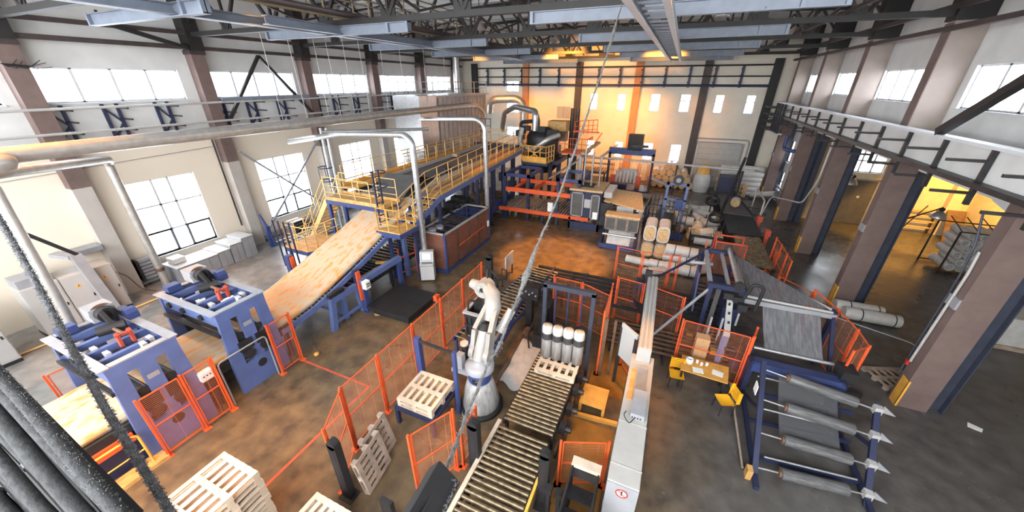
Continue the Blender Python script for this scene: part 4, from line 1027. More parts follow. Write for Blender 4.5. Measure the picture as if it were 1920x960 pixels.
one(B().ball((-10.35, 6.3, .06), .1, 10, 6, .6), 'wool_scrap', M_plywood, 'orange lump of wool on the floor by the lone orange panel', 'scrap')

# console
t = T('control_console', 'grey upright operator console with a small pale screen', 'console', (-9.95, 12.5, 0))
B().prism([(12.15,.12),(12.75,.12),(12.75,1.5),(12.45,1.5),(12.3,1.05),(12.1,.95),(12.15,.85)], 'x', -10.25, -9.6).build('cabinet', M_lightgrey, t, .01)
B().box(-10.22, 12.2, 0, -9.63, 12.72, .12).build('plinth', M_black, t)
B()._add([(-10.19,12.302,1.09),(-9.66,12.302,1.09),(-9.66,12.43,1.465),(-10.19,12.43,1.465)], [(0,1,2,3)]).build('screen_bezel', M_grey, t)
B()._add([(-10.12,12.315,1.15),(-9.73,12.315,1.15),(-9.73,12.41,1.43),(-10.12,12.41,1.43)], [(0,1,2,3)]).build('screen', M_screen, t)
for k in range(8): B().box(-10.15+.065*k, 12.16, 1.0, -10.11+.065*k, 12.2, 1.018).box(-10.15+.065*k, 12.22, 1.03, -10.11+.065*k, 12.26, 1.05).build('key', M_darksteel, t)
t.rotation_euler = (0, 0, 0.5)
# ---------------------------------------------------------------- control cabinets along the window wall
def warn(b2, x, y, z, s=.09):
    b2.prism([(y-s,z-s*.8),(y+s,z-s*.8),(y,z+s)], 'x', x, x+.004)
def cabinet(y0, y1, h, label, marks=(), x0=-21.3, x1=-20.3):
    t = T('electric_cabinet', label, 'cabinet', ((x0+x1)/2, (y0+y1)/2, 0), None)
    B().box(x0, y0, 0, x1-.03, y1, .14).build('plinth', M_black, t)
    B().box(x0, y0, .14, x1, y1, h).build('body', M_lightgrey, t, .01)
    d = B().box(x1, y0+.03, .2, x1+.02, y1-.03, h-.04).build('door', M_lightgrey, t)
    B().box(x1+.02, y1-.12, h*.5, x1+.04, y1-.08, h*.5+.12).build('handle', M_black, d)
    if 'w' in marks:
        b1 = B(); warn(b1, x1+.021, (y0+y1)/2, h*.78); b1.build('warning_sign', M_yellow, d)
        b2 = B(); b2.bar((x1+.026, (y0+y1)/2, h*.78-.03), (x1+.026, (y0+y1)/2+.01, h*.78+.04), .016).build('lightning_mark', M_black, d)
    if 'p' in marks: B().box(x1+.02, y1-.75, h*.12, x1+.035, y1-.3, h*.12+.2).build('vent_plate', M_grey, d)
    if 'd' in marks: B().box(x1+.02, y0+.55, h*.82, x1+.05, y0+.7, h*.88).cyl((x1+.02, y0+.45, h*.6), (x1+.05, y0+.45, h*.6), .035, n=10).build('display', M_black, d); B().cyl((x1+.02, y0+.45, h*.53), (x1+.05, y0+.45, h*.53), .03, n=10).build('red_button', M_red, d)
    if 't' in marks: B().box(x0+.05, y0+.05, h, x1-.1, y1-.05, h+.32).build('roof_unit', M_grey, t)
    return t
cabinet(2.9, 3.85, 2.1, 'light grey electric cabinet with black display and a dark roof box', 'wdt')
cabinet(3.87, 4.6, 2.1, 'light grey electric cabinet with warning triangle left of the sloped trunk', 'w')
cabinet(4.62, 5.35, 2.1, 'light grey electric cabinet with warning triangle nearest the tall window', 'wp')
cabinet(1.2, 2.0, 2.0, 'large pale cabinet at the left edge next to the spiral duct', '', -20.9, -19.5)
cabinet(.1, 1.15, 2.0, 'large pale cabinet half hidden behind the dark cable bundle', '', -20.9, -19.5)
one(B().bar((-20.15, 4.55, 2.85), (-20.0, 4.75, .05), .34, .3).bar((-20.2, 4.5, 2.78), (-21.2, 4.3, 2.78), .3, .14), 'cable_trunk', M_grey, 'grey cable trunk sloping down in front of the light grey cabinets', 'trunk')
one(B().bar((-20.1, 3.6, 4.25), (-20.15, 4.6, 2.85), .16, .12), 'cable_tray', M_darksteel, 'dark cable tray slanting down to the grey trunk by the cabinets', 'tray')
one(B().box(-22.15, 4.6, 2.35, -21.5, 5.7, 2.55), 'wall_shelf', M_grey, 'grey shelf on the wall behind the cabinets', 'shelf')
t = T('radiator', 'stacked dark wall radiator between the cabinets and the first tall window', 'radiator', (-21.9, 6.6, .3))
for k in range(6): B().box(-22.1, 6.45, .35+k*.17, -21.75, 7.3, .48+k*.17).build('rib', M_grey, t)
B().box(-22.1, 6.45, .3, -21.7, 6.55, 1.35).build('end_box', M_darksteel, t)
t = T('floor_pipes', 'row of bare heating pipes low along the window wall', 'pipe', (-22, 6, .1))
for z in (.12, .22, .32): B().cyl((-21.95, 5.4, z), (-21.95, 36, z), .045, n=8).build('pipe', M_grey, t)
one(B().cyl((-20.0, 1.5, .04), (-20.0, 7.0, .04), .04, n=8), 'floor_pipe', M_yelrail, 'thin pale pipe lying on the floor in front of the grey cabinets', 'pipe')
# exit style sign on the wall
t = T('wall_sign', 'small white sign with dark marks on the wall left of the first tall window', 'sign', (-22.18, 6.0, 1.95))
B().box(-22.2, 5.85, 1.85, -22.17, 6.35, 2.0).build('plate', M_paper, t)
for k in range(3): B().box(-22.17, 5.9+k*.14, 1.88, -22.165, 5.98+k*.14, 1.97).build('mark', M_annexdoor, t)
# low grey cupboards under the first window
for i, (y0, y1, h, lb) in enumerate(((7.3,8.2,.8,'low grey cupboard below the first tall window, farthest left of the row'),(8.22,9.1,.8,'low grey cupboard below the first tall window, next to the drawers'),(9.12,9.7,.85,'low grey cupboard with two doors right of the first tall window'),(9.75,10.35,1.0,'tall grey cupboard end of the row by the column'),(10.37,11.0,1.15,'tallest grey cupboard beside the pale column foot'))):
    t = T('cupboard', lb, 'cupboard', (-20.9, (y0+y1)/2, 0), 'cupboards below the first tall window')
    B().box(-21.7, y0, 0, -20.5, y1, h).build('body', M_grey, t)
    B().box(-21.75, y0-.01, h, -20.45, y1+.01, h+.04).build('top', M_lightgrey, t)
    for q in (y0+.03, (y0+y1)/2+.01): B().box(-20.5, q, .06, -20.48, q+(y1-y0)/2-.04, h-.04).build('door', M_grey, t)
one(B().box(-21.6, 7.5, .86, -21.0, 8.0, 1.1), 'box', M_wrap, 'white wrapped bundle on the low grey cupboards under the window', 'bundle')
# pipes lying on floor by second window
for i in range(7):
    one(B().cyl((-20.9+.22*i, 12.3+.1*i, .07+.1*(i % 2)), (-20.6+.22*i, 15.6+.06*i, .07+.1*(i % 2)), .07, n=10), 'steel_pipe', M_steel, 'loose steel pipe lying under the second tall window', 'pipe', 'loose pipes on the floor')
t = T('small_cabinet', 'small dark grey drawer unit under the second tall window', 'cabinet', (-21.4, 14.2, 0))
B().box(-21.8, 13.8, 0, -21.1, 14.7, .8).build('body', M_grey, t)
for k in range(4): B().box(-21.1, 13.85, .08+k*.18, -21.08, 14.65, .22+k*.18).build('drawer', M_darksteel, t)
one(B().box(-20.8,11.9,0,-20.6,12.1,1.3).bar((-20.7,12.0,1.2),(-20.3,12.0,.1),.08).bar((-20.7,12.0,1.25),(-20.9,11.9,2.0),.1), 'blue_stand', M_deepblue, 'small blue stand at the foot of the crossed braces', 'stand')
one(B().tube(bend([(-21.9, 5.7, 1.2), (-21.4, 5.9, 1.0), (-21.2, 6.1, .2), (-20.8, 6.4, .05)], .2), .015, 6), 'wall_cable', M_black, 'thin black cable hanging between the cabinets and the radiator', 'cable')

# ---------------------------------------------------------------- pallets
def pallet(name_loc, label, group=None, w=1.2, d=1.0, mt=None, parts=True, rz=0, cat='pallet', under=True):
    mt = mt or M_wood
    t = T('wooden_pallet', label, cat, name_loc, group); t.rotation_euler = (0,0,rz)
    x0 = -w/2
    b = B()
    for k in range(5):
        x = x0+.05+(w-.1)*k/4; 
    for k in range(6):
        x = x0+k*(w-.1)/5; B().box(x, -d/2, .124, x+.1, d/2, .146).build('top_board', mt, t, world=False)
    for y in (-d/2, -.06, d/2-.12): B().box(x0, y, .102, -x0, y+.12, .1235).box(x0+.002, y+.005, .13, -x0-.002, y+.115, .1475).build('cross_board', mt, t, world=False)
    for y in (-d/2, -.06, d/2-.12):
        for x in (x0, -.06, -x0-.12): B().box(x, y, .022, x+.12, y+.12, .102).build('block', mt, t, world=False)
        B().box(x0, y, 0, -x0, y+.12, .0215).build('skid', mt, t, world=False)
    for k in range(5 if under else 0):
        x = x0+.1+(w-.1)/5*k+.02; B().box(x, -d/2+.13, .03, x+.07, d/2-.13, .05).build('bottom_board', M_plywood if mt is M_wood else mt, t, world=False)
    return t
# near stack: 13 pallets; top corner positions from the photo, boards run along Y
def pallet_stack(cx, cy, n, label_top, label, group, w, d):
    p = pallet((cx, cy, 0), 'pale wooden pallet at the bottom of the ' + label, group, w, d)
    for k in range(1, n):
        dup(p, (cx+rnd.uniform(-.02,.02), cy+rnd.uniform(-.02,.02), .15*k), label_top if k == n-1 else ('pale wooden pallet inside the ' + label), group, rnd.uniform(-.012,.012))
pallet_stack(-7.15, 1.6, 11, 'topmost pale wooden pallet of the tall stack beside the aisle', 'tall stack beside the aisle', 'tall pallet stack', 1.1, 1.15)
pallet_stack(-5.3, 2.15, 5, 'topmost pale wooden pallet of the low stack cut off by the bottom edge', 'low stack cut off by the bottom edge', 'low pallet stack', 1.0, 1.0)
t = T('pallet_stand', 'dark steel stand carrying white pallets beside the robot', 'stand', (-5.1, 5.75, 0))
B().box(-5.85, 5.2, .55, -4.55, 6.5, .65).build('top_frame', M_navy, t)
for x in (-5.8, -4.6):
    for y in (5.25, 6.45): B().box(x-.05, y-.05, 0, x+.05, y+.05, .55).build('leg', M_navy, t)
p = pallet((-5.2, 5.85, .65), 'white pallet lying directly on the dark steel stand', 'pallets on the dark stand', 1.15, 1.15)
dup(p, (-5.2, 5.85, .80), 'topmost white pallet on the dark steel stand', None, .01)
# leaning pallets by the dark sensor posts
def leaning(loc, label, ry, rz):
    t = pallet(loc, label, 'leaning pallets', 1.05, .9, M_oldwood); t.rotation_euler = (0, ry, rz); return t
leaning((-5.6, 4.2, .58), 'weathered pallet leaning on edge beside the aisle fence, farther one', math.radians(78), .15)
leaning((-5.35, 3.72, .58), 'weathered pallet leaning on edge beside the dark post, nearer one', math.radians(80), .15)
pallet((7.95, 13.0, 0), 'weathered pallet lying on the grey floor beside the nearest side bay column', None, 1.2, .95, M_oldwood, rz=.35)

# ---------------------------------------------------------------- robot cell
# far infeed conveyor (along the hall) with black rollers
def roller_bed(name, label, x0, x1, y0, y1, z, n, mt, side, along='y', legs=True, r=.048, railw=.06):
    t = T(name, label, 'conveyor', ((x0+x1)/2, (y0+y1)/2, 0))
    for x in ((x0, x1) if along == 'y' else (y0, y1)):
        if along == 'y': B().box(x-railw/2, y0, z-.16, x+railw/2, y1, z-.01).build('side_rail', side, t)
        else: B().box(x0, x-railw/2, z-.16, x1, x+railw/2, z-.01).build('side_rail', side, t)
    for k in range(n):
        if along == 'y': q = y0+(y1-y0)*(k+.5)/n; B().cyl((x0, q, z), (x1, q, z), r, n=10).build('roller', mt, t)
        else: q = x0+(x1-x0)*(k+.5)/n; B().cyl((q, y0, z), (q, y1, z), r, n=10).build('roller', mt, t)
    if legs:
        for x in (x0+.05, x1-.05):
            for y in (y0+.1, (y0+y1)/2, y1-.1): B().box(x-.04, y-.04, 0, x+.04, y+.04, z-.16).build('leg', side, t)
    return t
c1 = roller_bed('roller_conveyor', 'wide roller conveyor at the very front with a pale timber edge', -2.88, -1.53, 2.2, 5.85, .68, 25, M_roller, M_darksteel)
B().box(-2.98, 1.5, .62, -2.88, 5.95, .74).build('timber_edge', M_wood, c1)
B().box(-1.5, 2.2, .6, -1.44, 4.9, .72).build('yellow_edge', M_yellow, c1)
roller_bed('roller_conveyor', 'roller conveyor between the robot and the white pallet load', -2.85, -1.5, 6.02, 9.0, .68, 22, M_roller, M_darksteel)
t = T('conveyor_drive', 'dark motors and chains along the robot conveyor side', 'drive', (-1.3, 7.2, 0))
for (y, z) in ((6.5, .55), (7.2, .5), (7.9, .55), (8.5, .5)): B().box(-1.44, y-.12, z-.12, -1.28, y+.12, z+.12).cyl((-1.28, y, z), (-1.12, y, z), .08, n=10).build('motor', M_darksteel, t)
B().bar((-1.38, 5.9, .3), (-1.38, 9.0, .3), .06, .12).build('rail', M_tool, t)
for y in (6.0, 8.9): B().box(-1.42, y-.04, 0, -1.34, y+.04, .3).build('leg', M_darksteel, t)
# pallet with upright rolls
pallet((-2.08, 8.42, .72), 'pale pallet on the roller conveyor under four upright wrapped rolls', None, 1.25, .95, under=False)
r0 = None
for k in range(4):
    x = -2.56+.33*k; y = 8.66+.02*k
    lab = 'upright white wrapped roll with dark band on the conveyor pallet, %s from the robot' % ORD[k]
    if r0 is None:
        r0 = T('wrapped_roll', lab, 'roll', (x, y, .868), 'upright rolls on the conveyor pallet')
        B().lathe([(.02,0),(.165,0),(.165,.72)], (x, y, .868), 24).build('lower_wrap', M_wrapgrey, r0)
        B().lathe([(.168,.72),(.168,.95)], (x, y, .868), 24).build('dark_band', M_wrapdark, r0)
        B().lathe([(.165,.95),(.165,1.1),(.15,1.18),(.1,1.2)], (x, y, .868), 24).build('top_wrap', M_wrap, r0)
        B().lathe([(.1,1.195),(.06,1.215),(.001,1.22)], (x, y, .868), 20).build('wool_core', M_wool, r0)
    else: dup(r0, (x, y, .868), lab)
# hoist frame
t = T('hoist_frame', 'tall dark blue grey gate frame behind the upright wrapped rolls', 'frame', (-2.05, 9.2, 0))
for x in (-2.84, -1.34): B().box(x-.06, 9.1, 0, x+.06, 9.24, 3.2).build('post', M_slate, t)
B().box(-2.9, 9.1, 3.1, -1.28, 9.24, 3.24).build('top_beam', M_slate, t)
for x in (-2.5, -2.1, -1.68): B().box(x-.025, 9.15, .9, x+.025, 9.2, 3.1).build('bar', M_navy, t)
B().box(-2.84, 9.14, .9, -1.34, 9.2, .98).build('cross_bar', M_navy, t)
# grey lifting column left of frame
t = T('lift_column', 'dark grey lifting column with a square head between robot and hoist frame', 'column', (-3.9, 10.7, 0))
B().box(-4.05, 10.6, 0, -3.8, 10.85, 1.55).build('mast', M_darksteel, t)
B().box(-4.3, 10.55, 1.5, -3.55, 10.9, 2.05).build('head', M_darksteel, t)
B().box(-3.5, 10.5, .0, -3.05, 11.0, 1.5).build('side_unit', M_black, t)
for k in range(5): B().cyl((-4.15+.13*k, 10.55, 1.75+.1*(k % 2)), (-4.15+.13*k, 10.5, 1.75+.1*(k % 2)), .03, n=8).build('bolt', M_grey, t)
B().cyl((-3.8, 10.3, .35), (-3.8, 10.05, .35), .13, n=14).build('wheel', M_tool, t)
t = T('pump_unit', 'dark pump unit with hoses beside the lifting column', 'machine', (-3.2, 10.1, 0))
B().box(-3.45, 9.8, 0, -3.0, 10.3, .6).cyl((-3.2, 10.05, .6), (-3.2, 10.05, 1.3), .16, n=14).box(-3.4, 9.85, 1.3, -3.05, 10.2, 1.5).build('body', M_black, t)
B().tube(bend([(-3.4, 9.8, 1.2), (-3.6, 9.7, .6), (-3.5, 9.6, .1)], .2), .035, 8).build('hose', M_black, t)
# infeed conveyor by the robot
t = roller_bed('roller_conveyor', 'long roller conveyor with widely spaced rollers beside the robot', -6.15, -4.75, 8.3, 14.6, .7, 26, M_roller, M_deepblue, r=.045)
t.rotation_euler = (0, 0, -.10); t.location.x += .55
t = T('side_board', 'long grey and blue side board of the robot conveyor', 'guard', (-4.3, 9, .3))
B().bar((-4.25, 6.9, .95), (-4.6, 12.6, .98), .05, .12).build('grey_rail', M_grey, t)
B().bar((-4.25, 8.0, .62), (-4.5, 11.6, .62), .04, .5).build('blue_sheet', M_deepblue, t)
for (x, y) in ((-4.27, 8.1), (-4.5, 11.5)): B().box(x-.04, y-.04, 0, x+.04, y+.04, .4).build('leg', M_navy, t)
one(B().bar((-3.85, 7.0, .1), (-4.0, 10.3, .1), .1, .12), 'floor_rail', M_tool, 'rusty rail on the floor along the robot conveyor', 'rail')
t = T('end_stop', 'pale grey end stop plate at the far end of the robot conveyor', 'plate', (-6.2, 14.4, 0))
B().box(-6.42, 13.9, .55, -6.36, 14.8, 1.25).build('plate', M_lightgrey, t)
for y in (14.0, 14.7): B().box(-6.42, y-.03, 0, -6.36, y+.03, .55).build('leg', M_darksteel, t)
for i, (x, y) in enumerate(((-6.3, 13.3), (-6.2, 12.4))):
    one(B().box(x-.02, y-.02, 0, x+.02, y+.02, 1.0).box(x-.02, y-.02, .9, x+.2, y+.02, .95).box(x-.06,y-.06,0,x+.06,y+.06,.02), 'sensor_post', M_darksteel, 'thin sensor post at the robot conveyor, %s' % ('by the end stop' if i == 0 else 'by the fence corner'), 'post')
# cross chain conveyor
t = T('chain_conveyor', 'long dark chain conveyor running across the hall behind the orange fences', 'conveyor', (-1.5, 13.8, 0))
for k in range(7):
    y = 12.75+k*.34; B().box(-5.3+.05*k, y-.045, .6, 3.0, y+.045, .72).build('chain_rail', M_darksteel, t)
for x in (-5, -3.2, -1.4, .4, 2.2):
    B().box(x-.05, 12.6, .48, x+.05, 14.95, .6).build('cross_member', M_black, t)
    for y in (12.75, 14.8): B().box(x-.05, y-.05, 0, x+.05, y+.05, .48).build('leg', M_black, t)
for x in (-4.2, -2.6): B().box(x-.05, 12.7, .7, x+.05, 14.9, .74).build('guide', M_navy, t)
# second rail set, nearer, under the fences
t = T('roller_table', 'dark low rail table in front of the chain conveyor, under the white cable tray', 'conveyor', (0, 11.4, 0))
for k in range(6): B().box(-1.0, 10.75+k*.26, .42, 3.2, 10.80+k*.26, .5).build('rail', M_tool, t)
for x in (-.8, 1.0, 2.9): B().box(x-.04, 10.7, 0, x+.04, 12.1, .42).build('support', M_black, t)
t = T('pusher_unit', 'dark blue pusher unit with cylinders sitting across the chain conveyor', 'machine', (-.1, 13.4, .72))
B().box(-.45, 12.9, .72, .15, 14.3, .95).build('base', M_navy, t)
B().box(-.4, 13.9, .95, .1, 14.3, 1.35).build('head', M_navy, t)
B().bar((-.3, 13.0, 1.1), (.3, 12.1, .8), .3, .1).build('arm', M_black, t)
B().cyl((-.2, 12.8, 1.05), (-.2, 13.8, 1.05), .05, n=10).cyl((0, 12.8, 1.05), (0, 13.8, 1.05), .05, n=10).build('cylinder', M_darksteel, t)
B().cyl((-.15, 14.1, 1.35), (-.15, 14.1, 1.6), .06, n=10).build('sensor', M_black, t)
# plastic sheet on the floor
b = B(); nn = 12; vs = []
for i in range(nn+1):
    for j in range(nn+1):
        u, v = i/nn, j/nn
        vs.append((-3.95+1.0*u+.12*math.sin(v*5), 7.7+2.3*v+.12*math.sin(u*7), .02+.035*abs(math.sin(u*9+v*7)*math.cos(v*11-u*3))))
b._add(vs, [(i*(nn+1)+j, (i+1)*(nn+1)+j, (i+1)*(nn+1)+j+1, i*(nn+1)+j+1) for i in range(nn) for j in range(nn)], True)
one(b, 'plastic_sheet', M_wrap, 'crumpled white plastic sheet on the floor between robot and conveyor', 'sheet')

# robot
R0 = Vector((-3.95, 6.75, 0))
t = T('palletizing_robot', 'white palletizing robot arm on a film wrapped cone pedestal', 'robot', R0)
B().lathe([(.66,0),(.66,.08),(.6,.12),(.2,.12)], R0, 32).build('base_ring', M_black, t)
B().lathe([(.55,.1),(.56,.25),(.44,.8),(.36,1.05),(.1,1.06)], R0, 20).build('pedestal', M_wrapgrey, t)
B().lathe([(.32,1.04),(.34,1.1),(.34,1.4),(.3,1.44),(.05,1.44)], R0, 28).build('turret', M_deepblue, t)
B().box(R0.x-.05, R0.y-.36, 1.15, R0.x+.1, R0.y-.32, 1.3).build('turret_port', M_black, t)
B().lathe([(.42,1.44),(.42,1.6),(.34,1.66),(.16,1.68),(.16,1.72),(.02,1.72)], R0+Vector((0,.02,0)), 28).build('slew_plate', M_grey, t)
B().box(R0.x-.75, R0.y-.3, 1.3, R0.x-.2, R0.y+.25, 1.42).box(R0.x-.62, R0.y-.25, 1.42, R0.x-.42, R0.y-.05, 1.9).build('motor_bracket', M_grey, t)
B().cyl((R0.x-.55, R0.y+.15, 1.42), (R0.x-.55, R0.y+.15, 2.0), .11, n=16).build('axis_motor', M_darksteel, t); B().cyl((R0.x-.55, R0.y+.15, 2.0), (R0.x-.55, R0.y+.15, 2.06), .12, n=16).build('motor_cap', M_wood, t)
# main arm: two cheeks and a balancing cylinder, leaning away over the conveyor
S = R0+Vector((-.02, .15, 1.75)); E_ = Vector((-4.0, 7.75, 2.85))
for dx in (-.24, .22):
    o_ = Vector((dx, 0, 0))
    B().bar(S+o_+Vector((0,0,-.15)), S+o_+Vector((0,.25,.75)), .12, .36).bar(S+o_+Vector((0,.22,.68)), E_+o_*.6, .13, .32).build('arm_cheek', M_robot, t)
    B().cyl(S+o_*1.0+Vector((-.07,0,.1)), S+o_*1.0+Vector((.07,0,.1)), .2, n=20).build('shoulder_joint', M_robot, t)
B().cyl(S+Vector((0,-.12,-.05)), S+Vector((0,.28,.72)), .19, .17, n=22).build('balance_cylinder', M_robot, t)
B().cyl(S+Vector((0,.28,.72)), S+Vector((0,.36,.88)), .2, .12, n=20).build('cylinder_neck', M_darksteel, t)
B().cyl((-3.72, 7.6, 2.2), (-3.5, 8.05, 2.75), .13, n=16).build('link_rod_motor', M_lightgrey, t)
# forearm and head
H_ = Vector((-4.5, 8.15, 3.15))
B().tube([E_+Vector((0,-.2,-.3)), E_+Vector((.02,.0,.05)), E_+Vector((-.08,.2,.32)), H_+Vector((.18,.0,.1))], .2, 16, True, [.19,.25,.24,.2]).build('forearm', M_robot, t)
B().cyl(H_+Vector((.05,-.16,.05)), H_+Vector((.05,.22,.05)), .27, n=26).build('wrist_drum', M_robot, t)
B().cyl(H_+Vector((.05,-.17,.06)), H_+Vector((.05,-.15,.06)), .075, n=18).build('wrist_bore', M_black, t)
B().cyl(H_+Vector((.0,0,.05)), H_+Vector((-.42,.05,.1)), .2, .14, n=20).build('wrist_motor', M_robot, t)
B().cyl(H_+Vector((.02,.02,-.1)), H_+Vector((.0,.05,-.55)), .1, n=14).build('tool_shaft', M_darksteel, t)
g = B().box(-5.05, 7.9, 1.5, -4.3, 7.93, 2.3).box(-5.05, 8.72, 1.5, -4.3, 8.75, 2.3).box(-5.05, 7.93, 1.5, -5.02, 8.72, 2.3).box(-4.33, 7.93, 1.5, -4.3, 8.72, 2.3)
for k in range(5): g.box(-5.03+.17*k, 7.86, 1.45, -4.98+.17*k, 7.899, 2.32)
for z in (1.5, 1.85, 2.2): g.box(-5.06, 7.85, z, -4.28, 7.899, z+.07)
B().box(-5.1, 7.84, 2.3, -4.25, 7.95, 2.36).box(-5.1, 8.7, 2.3, -4.25, 8.8, 2.36).box(-5.1, 7.95, 2.3, -5.0, 8.7, 2.36).build('gripper_rim', M_grey, t)
g.build('gripper_cage', M_black, t)
B().box(-4.95, 8.3, 2.05, -4.4, 8.6, 2.5).build('gripper_drive', M_darksteel, t)
B().tube(bend([H_+Vector((.1,.1,.25)), H_+Vector((-.1,.5,.5)), H_+Vector((.25,.6,.1)), (-4.4,8.5,2.3)], .2), .035, 8).build('hose', M_black, t)
B().tube(bend([(-4.7,8.2,2.6), (-4.95,8.0,2.75), (-5.0,8.0,2.2)], .1), .03, 8).build('hose', M_black, t)
B().box(-5.15, 7.75, .8, -4.75, 8.2, 1.1).build('gripper_foot', M_deepblue, t)
B().box(-4.85, 7.7, 1.1, -4.45, 7.9, 1.25).build('suction_unit', M_robot, t)
# blue light curtain portal by the robot
t = T('light_curtain_frame', 'dark blue U shaped post frame between the pallet stand and the robot', 'frame', (-5.1, 6.4, 0))
B().box(-5.92, 6.4, 0, -5.74, 6.56, 2.12).build('post', M_deepblue, t)
B().box(-4.45, 6.16, .0, -4.35, 6.26, 2.3).build('post', M_deepblue, t)
B().bar((-5.8, 6.46, 2.05), (-4.38, 6.2, 2.25), .07).build('cross_bar', M_darksteel, t)
# dark sensor posts
def dpost(x, y, h, label, s=.1):
    t = T('sensor_column', label, 'post', (x, y, 0), 'dark sensor columns')
    B().box(x-s, y-s*.7, 0, x+s, y+s*.7, h-.08).cyl((x, y-s*.7, h-.08), (x, y+s*.7, h-.08), s, n=16).build('housing', M_black, t)
    B().box(x-s*.5, y-s*.72, .25, x+s*.5, y-s*.66, h-.25).build('lens_strip', M_darksteel, t)
    B().box(x-s*1.6, y-s*1.4, 0, x+s*1.6, y+s*1.4, .02).build('foot_plate', M_darksteel, t)
    return t
dpost(-5.55, 3.15, 1.9, 'dark sensor column at the near end of the aisle fence, by the leaning pallets', .12)
dpost(-3.05, 4.82, 1.85, 'dark sensor column left of the front roller conveyor', .13)
dpost(-1.3, 4.75, 1.9, 'dark sensor column right of the front roller conveyor', .11)
dpost(-6.95, 13.3, 1.5, 'grey rounded sensor column behind the end of the aisle fence', .14)
one(B().box(-4.35, 3.0, 0, -4.05, 3.1, .9), 'dark_cover_plate', M_darksteel, 'dark plate standing at the foot of the short orange fence', 'plate')
t = T('step_box', 'yellow wooden step box with a dark open front beside the conveyor', 'step', (-.85, 8.1, 0))
B().box(-1.2, 7.72, .3, -.45, 8.5, .36).build('top', M_plywood, t)
B().box(-1.2, 7.72, 0, -1.12, 8.5, .3).box(-.53, 7.72, 0, -.45, 8.5, .3).build('side', M_plywood, t)
B().box(-1.12, 8.3, 0, -.53, 8.34, .3).build('back_panel', M_darksteel, t)
one(B().bar((-1.25, 7.5, .06), (-.05, 7.62, .06), .1, .12), 'floor_beam', M_plywood, 'yellow beam on the floor from the conveyor to the white cabinet', 'beam')
t = T('floor_light_patch', 'ochre patch of painted orange light on the floor between conveyor and white cabinet', 'floor light patch', (-.7, 6.5, 0))
B().box(-1.25, 3.4, .003, -.1, 7.4, .012).build('plate', M_lit_floor, t)  # thin sheet with the orange light on the floor in its colour
t = T('floor_light_patch', 'painted orange light on the floor under the upright board behind the step box', 'floor light patch', (-.6, 10.2, 0))
B().box(-1.15, 8.6, .003, -.06, 12.4, .012).build('plate', M_lit_floor, t)  # second sheet, orange floor light put into its colour
t = T('shelf_rack', 'dark open steps stand at the bottom beside the white cabinet', 'rack', (-.45, 4.6, 0))
for x in (-.75, -.2): B().box(x-.02, 3.9, 0, x+.02, 5.1, 1.45).build('side', M_black, t)
for k in range(4): B().box(-.75, 3.95+k*.3, .35+k*.33, -.2, 4.25+k*.3, .39+k*.33).build('shelf', M_darksteel, t)
B().box(-.78, 5.0, 1.4, -.17, 5.2, 1.5).build('top_board', M_wood, t)
for i, x in enumerate((-1.12, -.9)):
    one(B().box(x-.04, 4.5, 0, x+.04, 4.6, 1.1).box(x-.07, 4.47, 1.0, x+.07, 4.63, 1.12).box(x-.07,4.45,0,x+.07,4.65,.02), 'floor_post', M_black, 'dark low post beside the front conveyor, %s' % ('nearer the conveyor' if i == 0 else 'nearer the white cabinet'), 'post')
# white duct cabinet
t = T('long_cabinet', 'long white cabinet with a round prohibition sign running toward the viewer', 'cabinet', (.28, 6.4, 0))
B().box(-.02, 4.72, 0, .58, 8.65, 1.86).build('body', M_white, t, .015)
B().box(-.015, 4.695, .05, .575, 4.72, 1.84).build('end_panel', M_grey, t)
for y in (5.1, 6.2): B().box(-.026, y, 0, .586, y+.02, 1.868).build('seam', M_lightgrey, t)
B().box(-.03, 4.7, 1.0, -.02, 4.75, 1.2).build('hinge', M_grey, t)
B().box(-.03, 5.2, .1, -.02, 6.1, 1.78).build('side_door', M_lightgrey, t)
b = B(); P = arc((.28, 4.683, 1.64), .105, 0, 360, 28, 'xz'); b.tube(P, .012, 6, False); b.bar((.21, 4.683, 1.71), (.35, 4.683, 1.57), .02, .01); b.build('prohibition_ring', M_red, t)
b = B().cyl((.28, 4.695, 1.64), (.28, 4.687, 1.64), .11, n=28).build('sign_disc', M_paper, t)
b = B().box(.265, 4.682, 1.58, .295, 4.687, 1.67); b.cyl((.28, 4.687, 1.69), (.28, 4.682, 1.69), .02, n=10).build('walker_mark', M_black, t)
B().box(.2, 6.9, 1.86, .45, 8.1, 1.95).build('cable_channel', M_steel, t)
B().box(.2, 6.35, 1.86, .5, 7.15, 2.02).build('valve_block', M_grey, t)
for k in range(4): B().box(.23+.06*k, 6.345, 1.89, .26+.06*k, 6.35, 1.93).build('socket', M_black, t)
B().box(.05, 6.9, 1.862, .17, 8.0, 1.87).build('ochre_strip', M_chequer, t)
for y in (5.4, 6.6, 7.6): B().cyl((.59, y, 1.5), (.62, y, 1.5), .06, n=10).build('cable_gland', M_black, t)
B().tube(bend([(.1, 6.5, 1.87), (.05, 6.3, 1.95), (.2, 6.1, 1.93), (.3, 6.35, 1.9)], .1), .01, 6).build('cable', M_black, t)
t = T('cable_tray', 'white cable tray sloping up from the long white cabinet', 'tray', (.2, 10, 1.9))
tp = [(.27, 8.4, 1.9), (.26, 8.55, 2.28), (.2, 12.6, 2.28)]
B().bar((.28, 8.4, 2.28), (.2, 12.7, 2.28), .36, .06).build('tray', M_white, t)
for dx in (-.12, 0, .12): B().bar((.28+dx, 8.4, 2.32), (.2+dx, 12.7, 2.32), .05, .03).build('cable_row', M_lightgrey, t)
B().box(.1, 8.38, 1.86, .46, 8.46, 2.3).build('riser', M_white, t)
B().box(.02, 12.6, .0, .1, 12.7, 2.3).box(-.1, 12.6, 2.3, .15, 12.75, 2.55).build('end_post', M_darksteel, t)
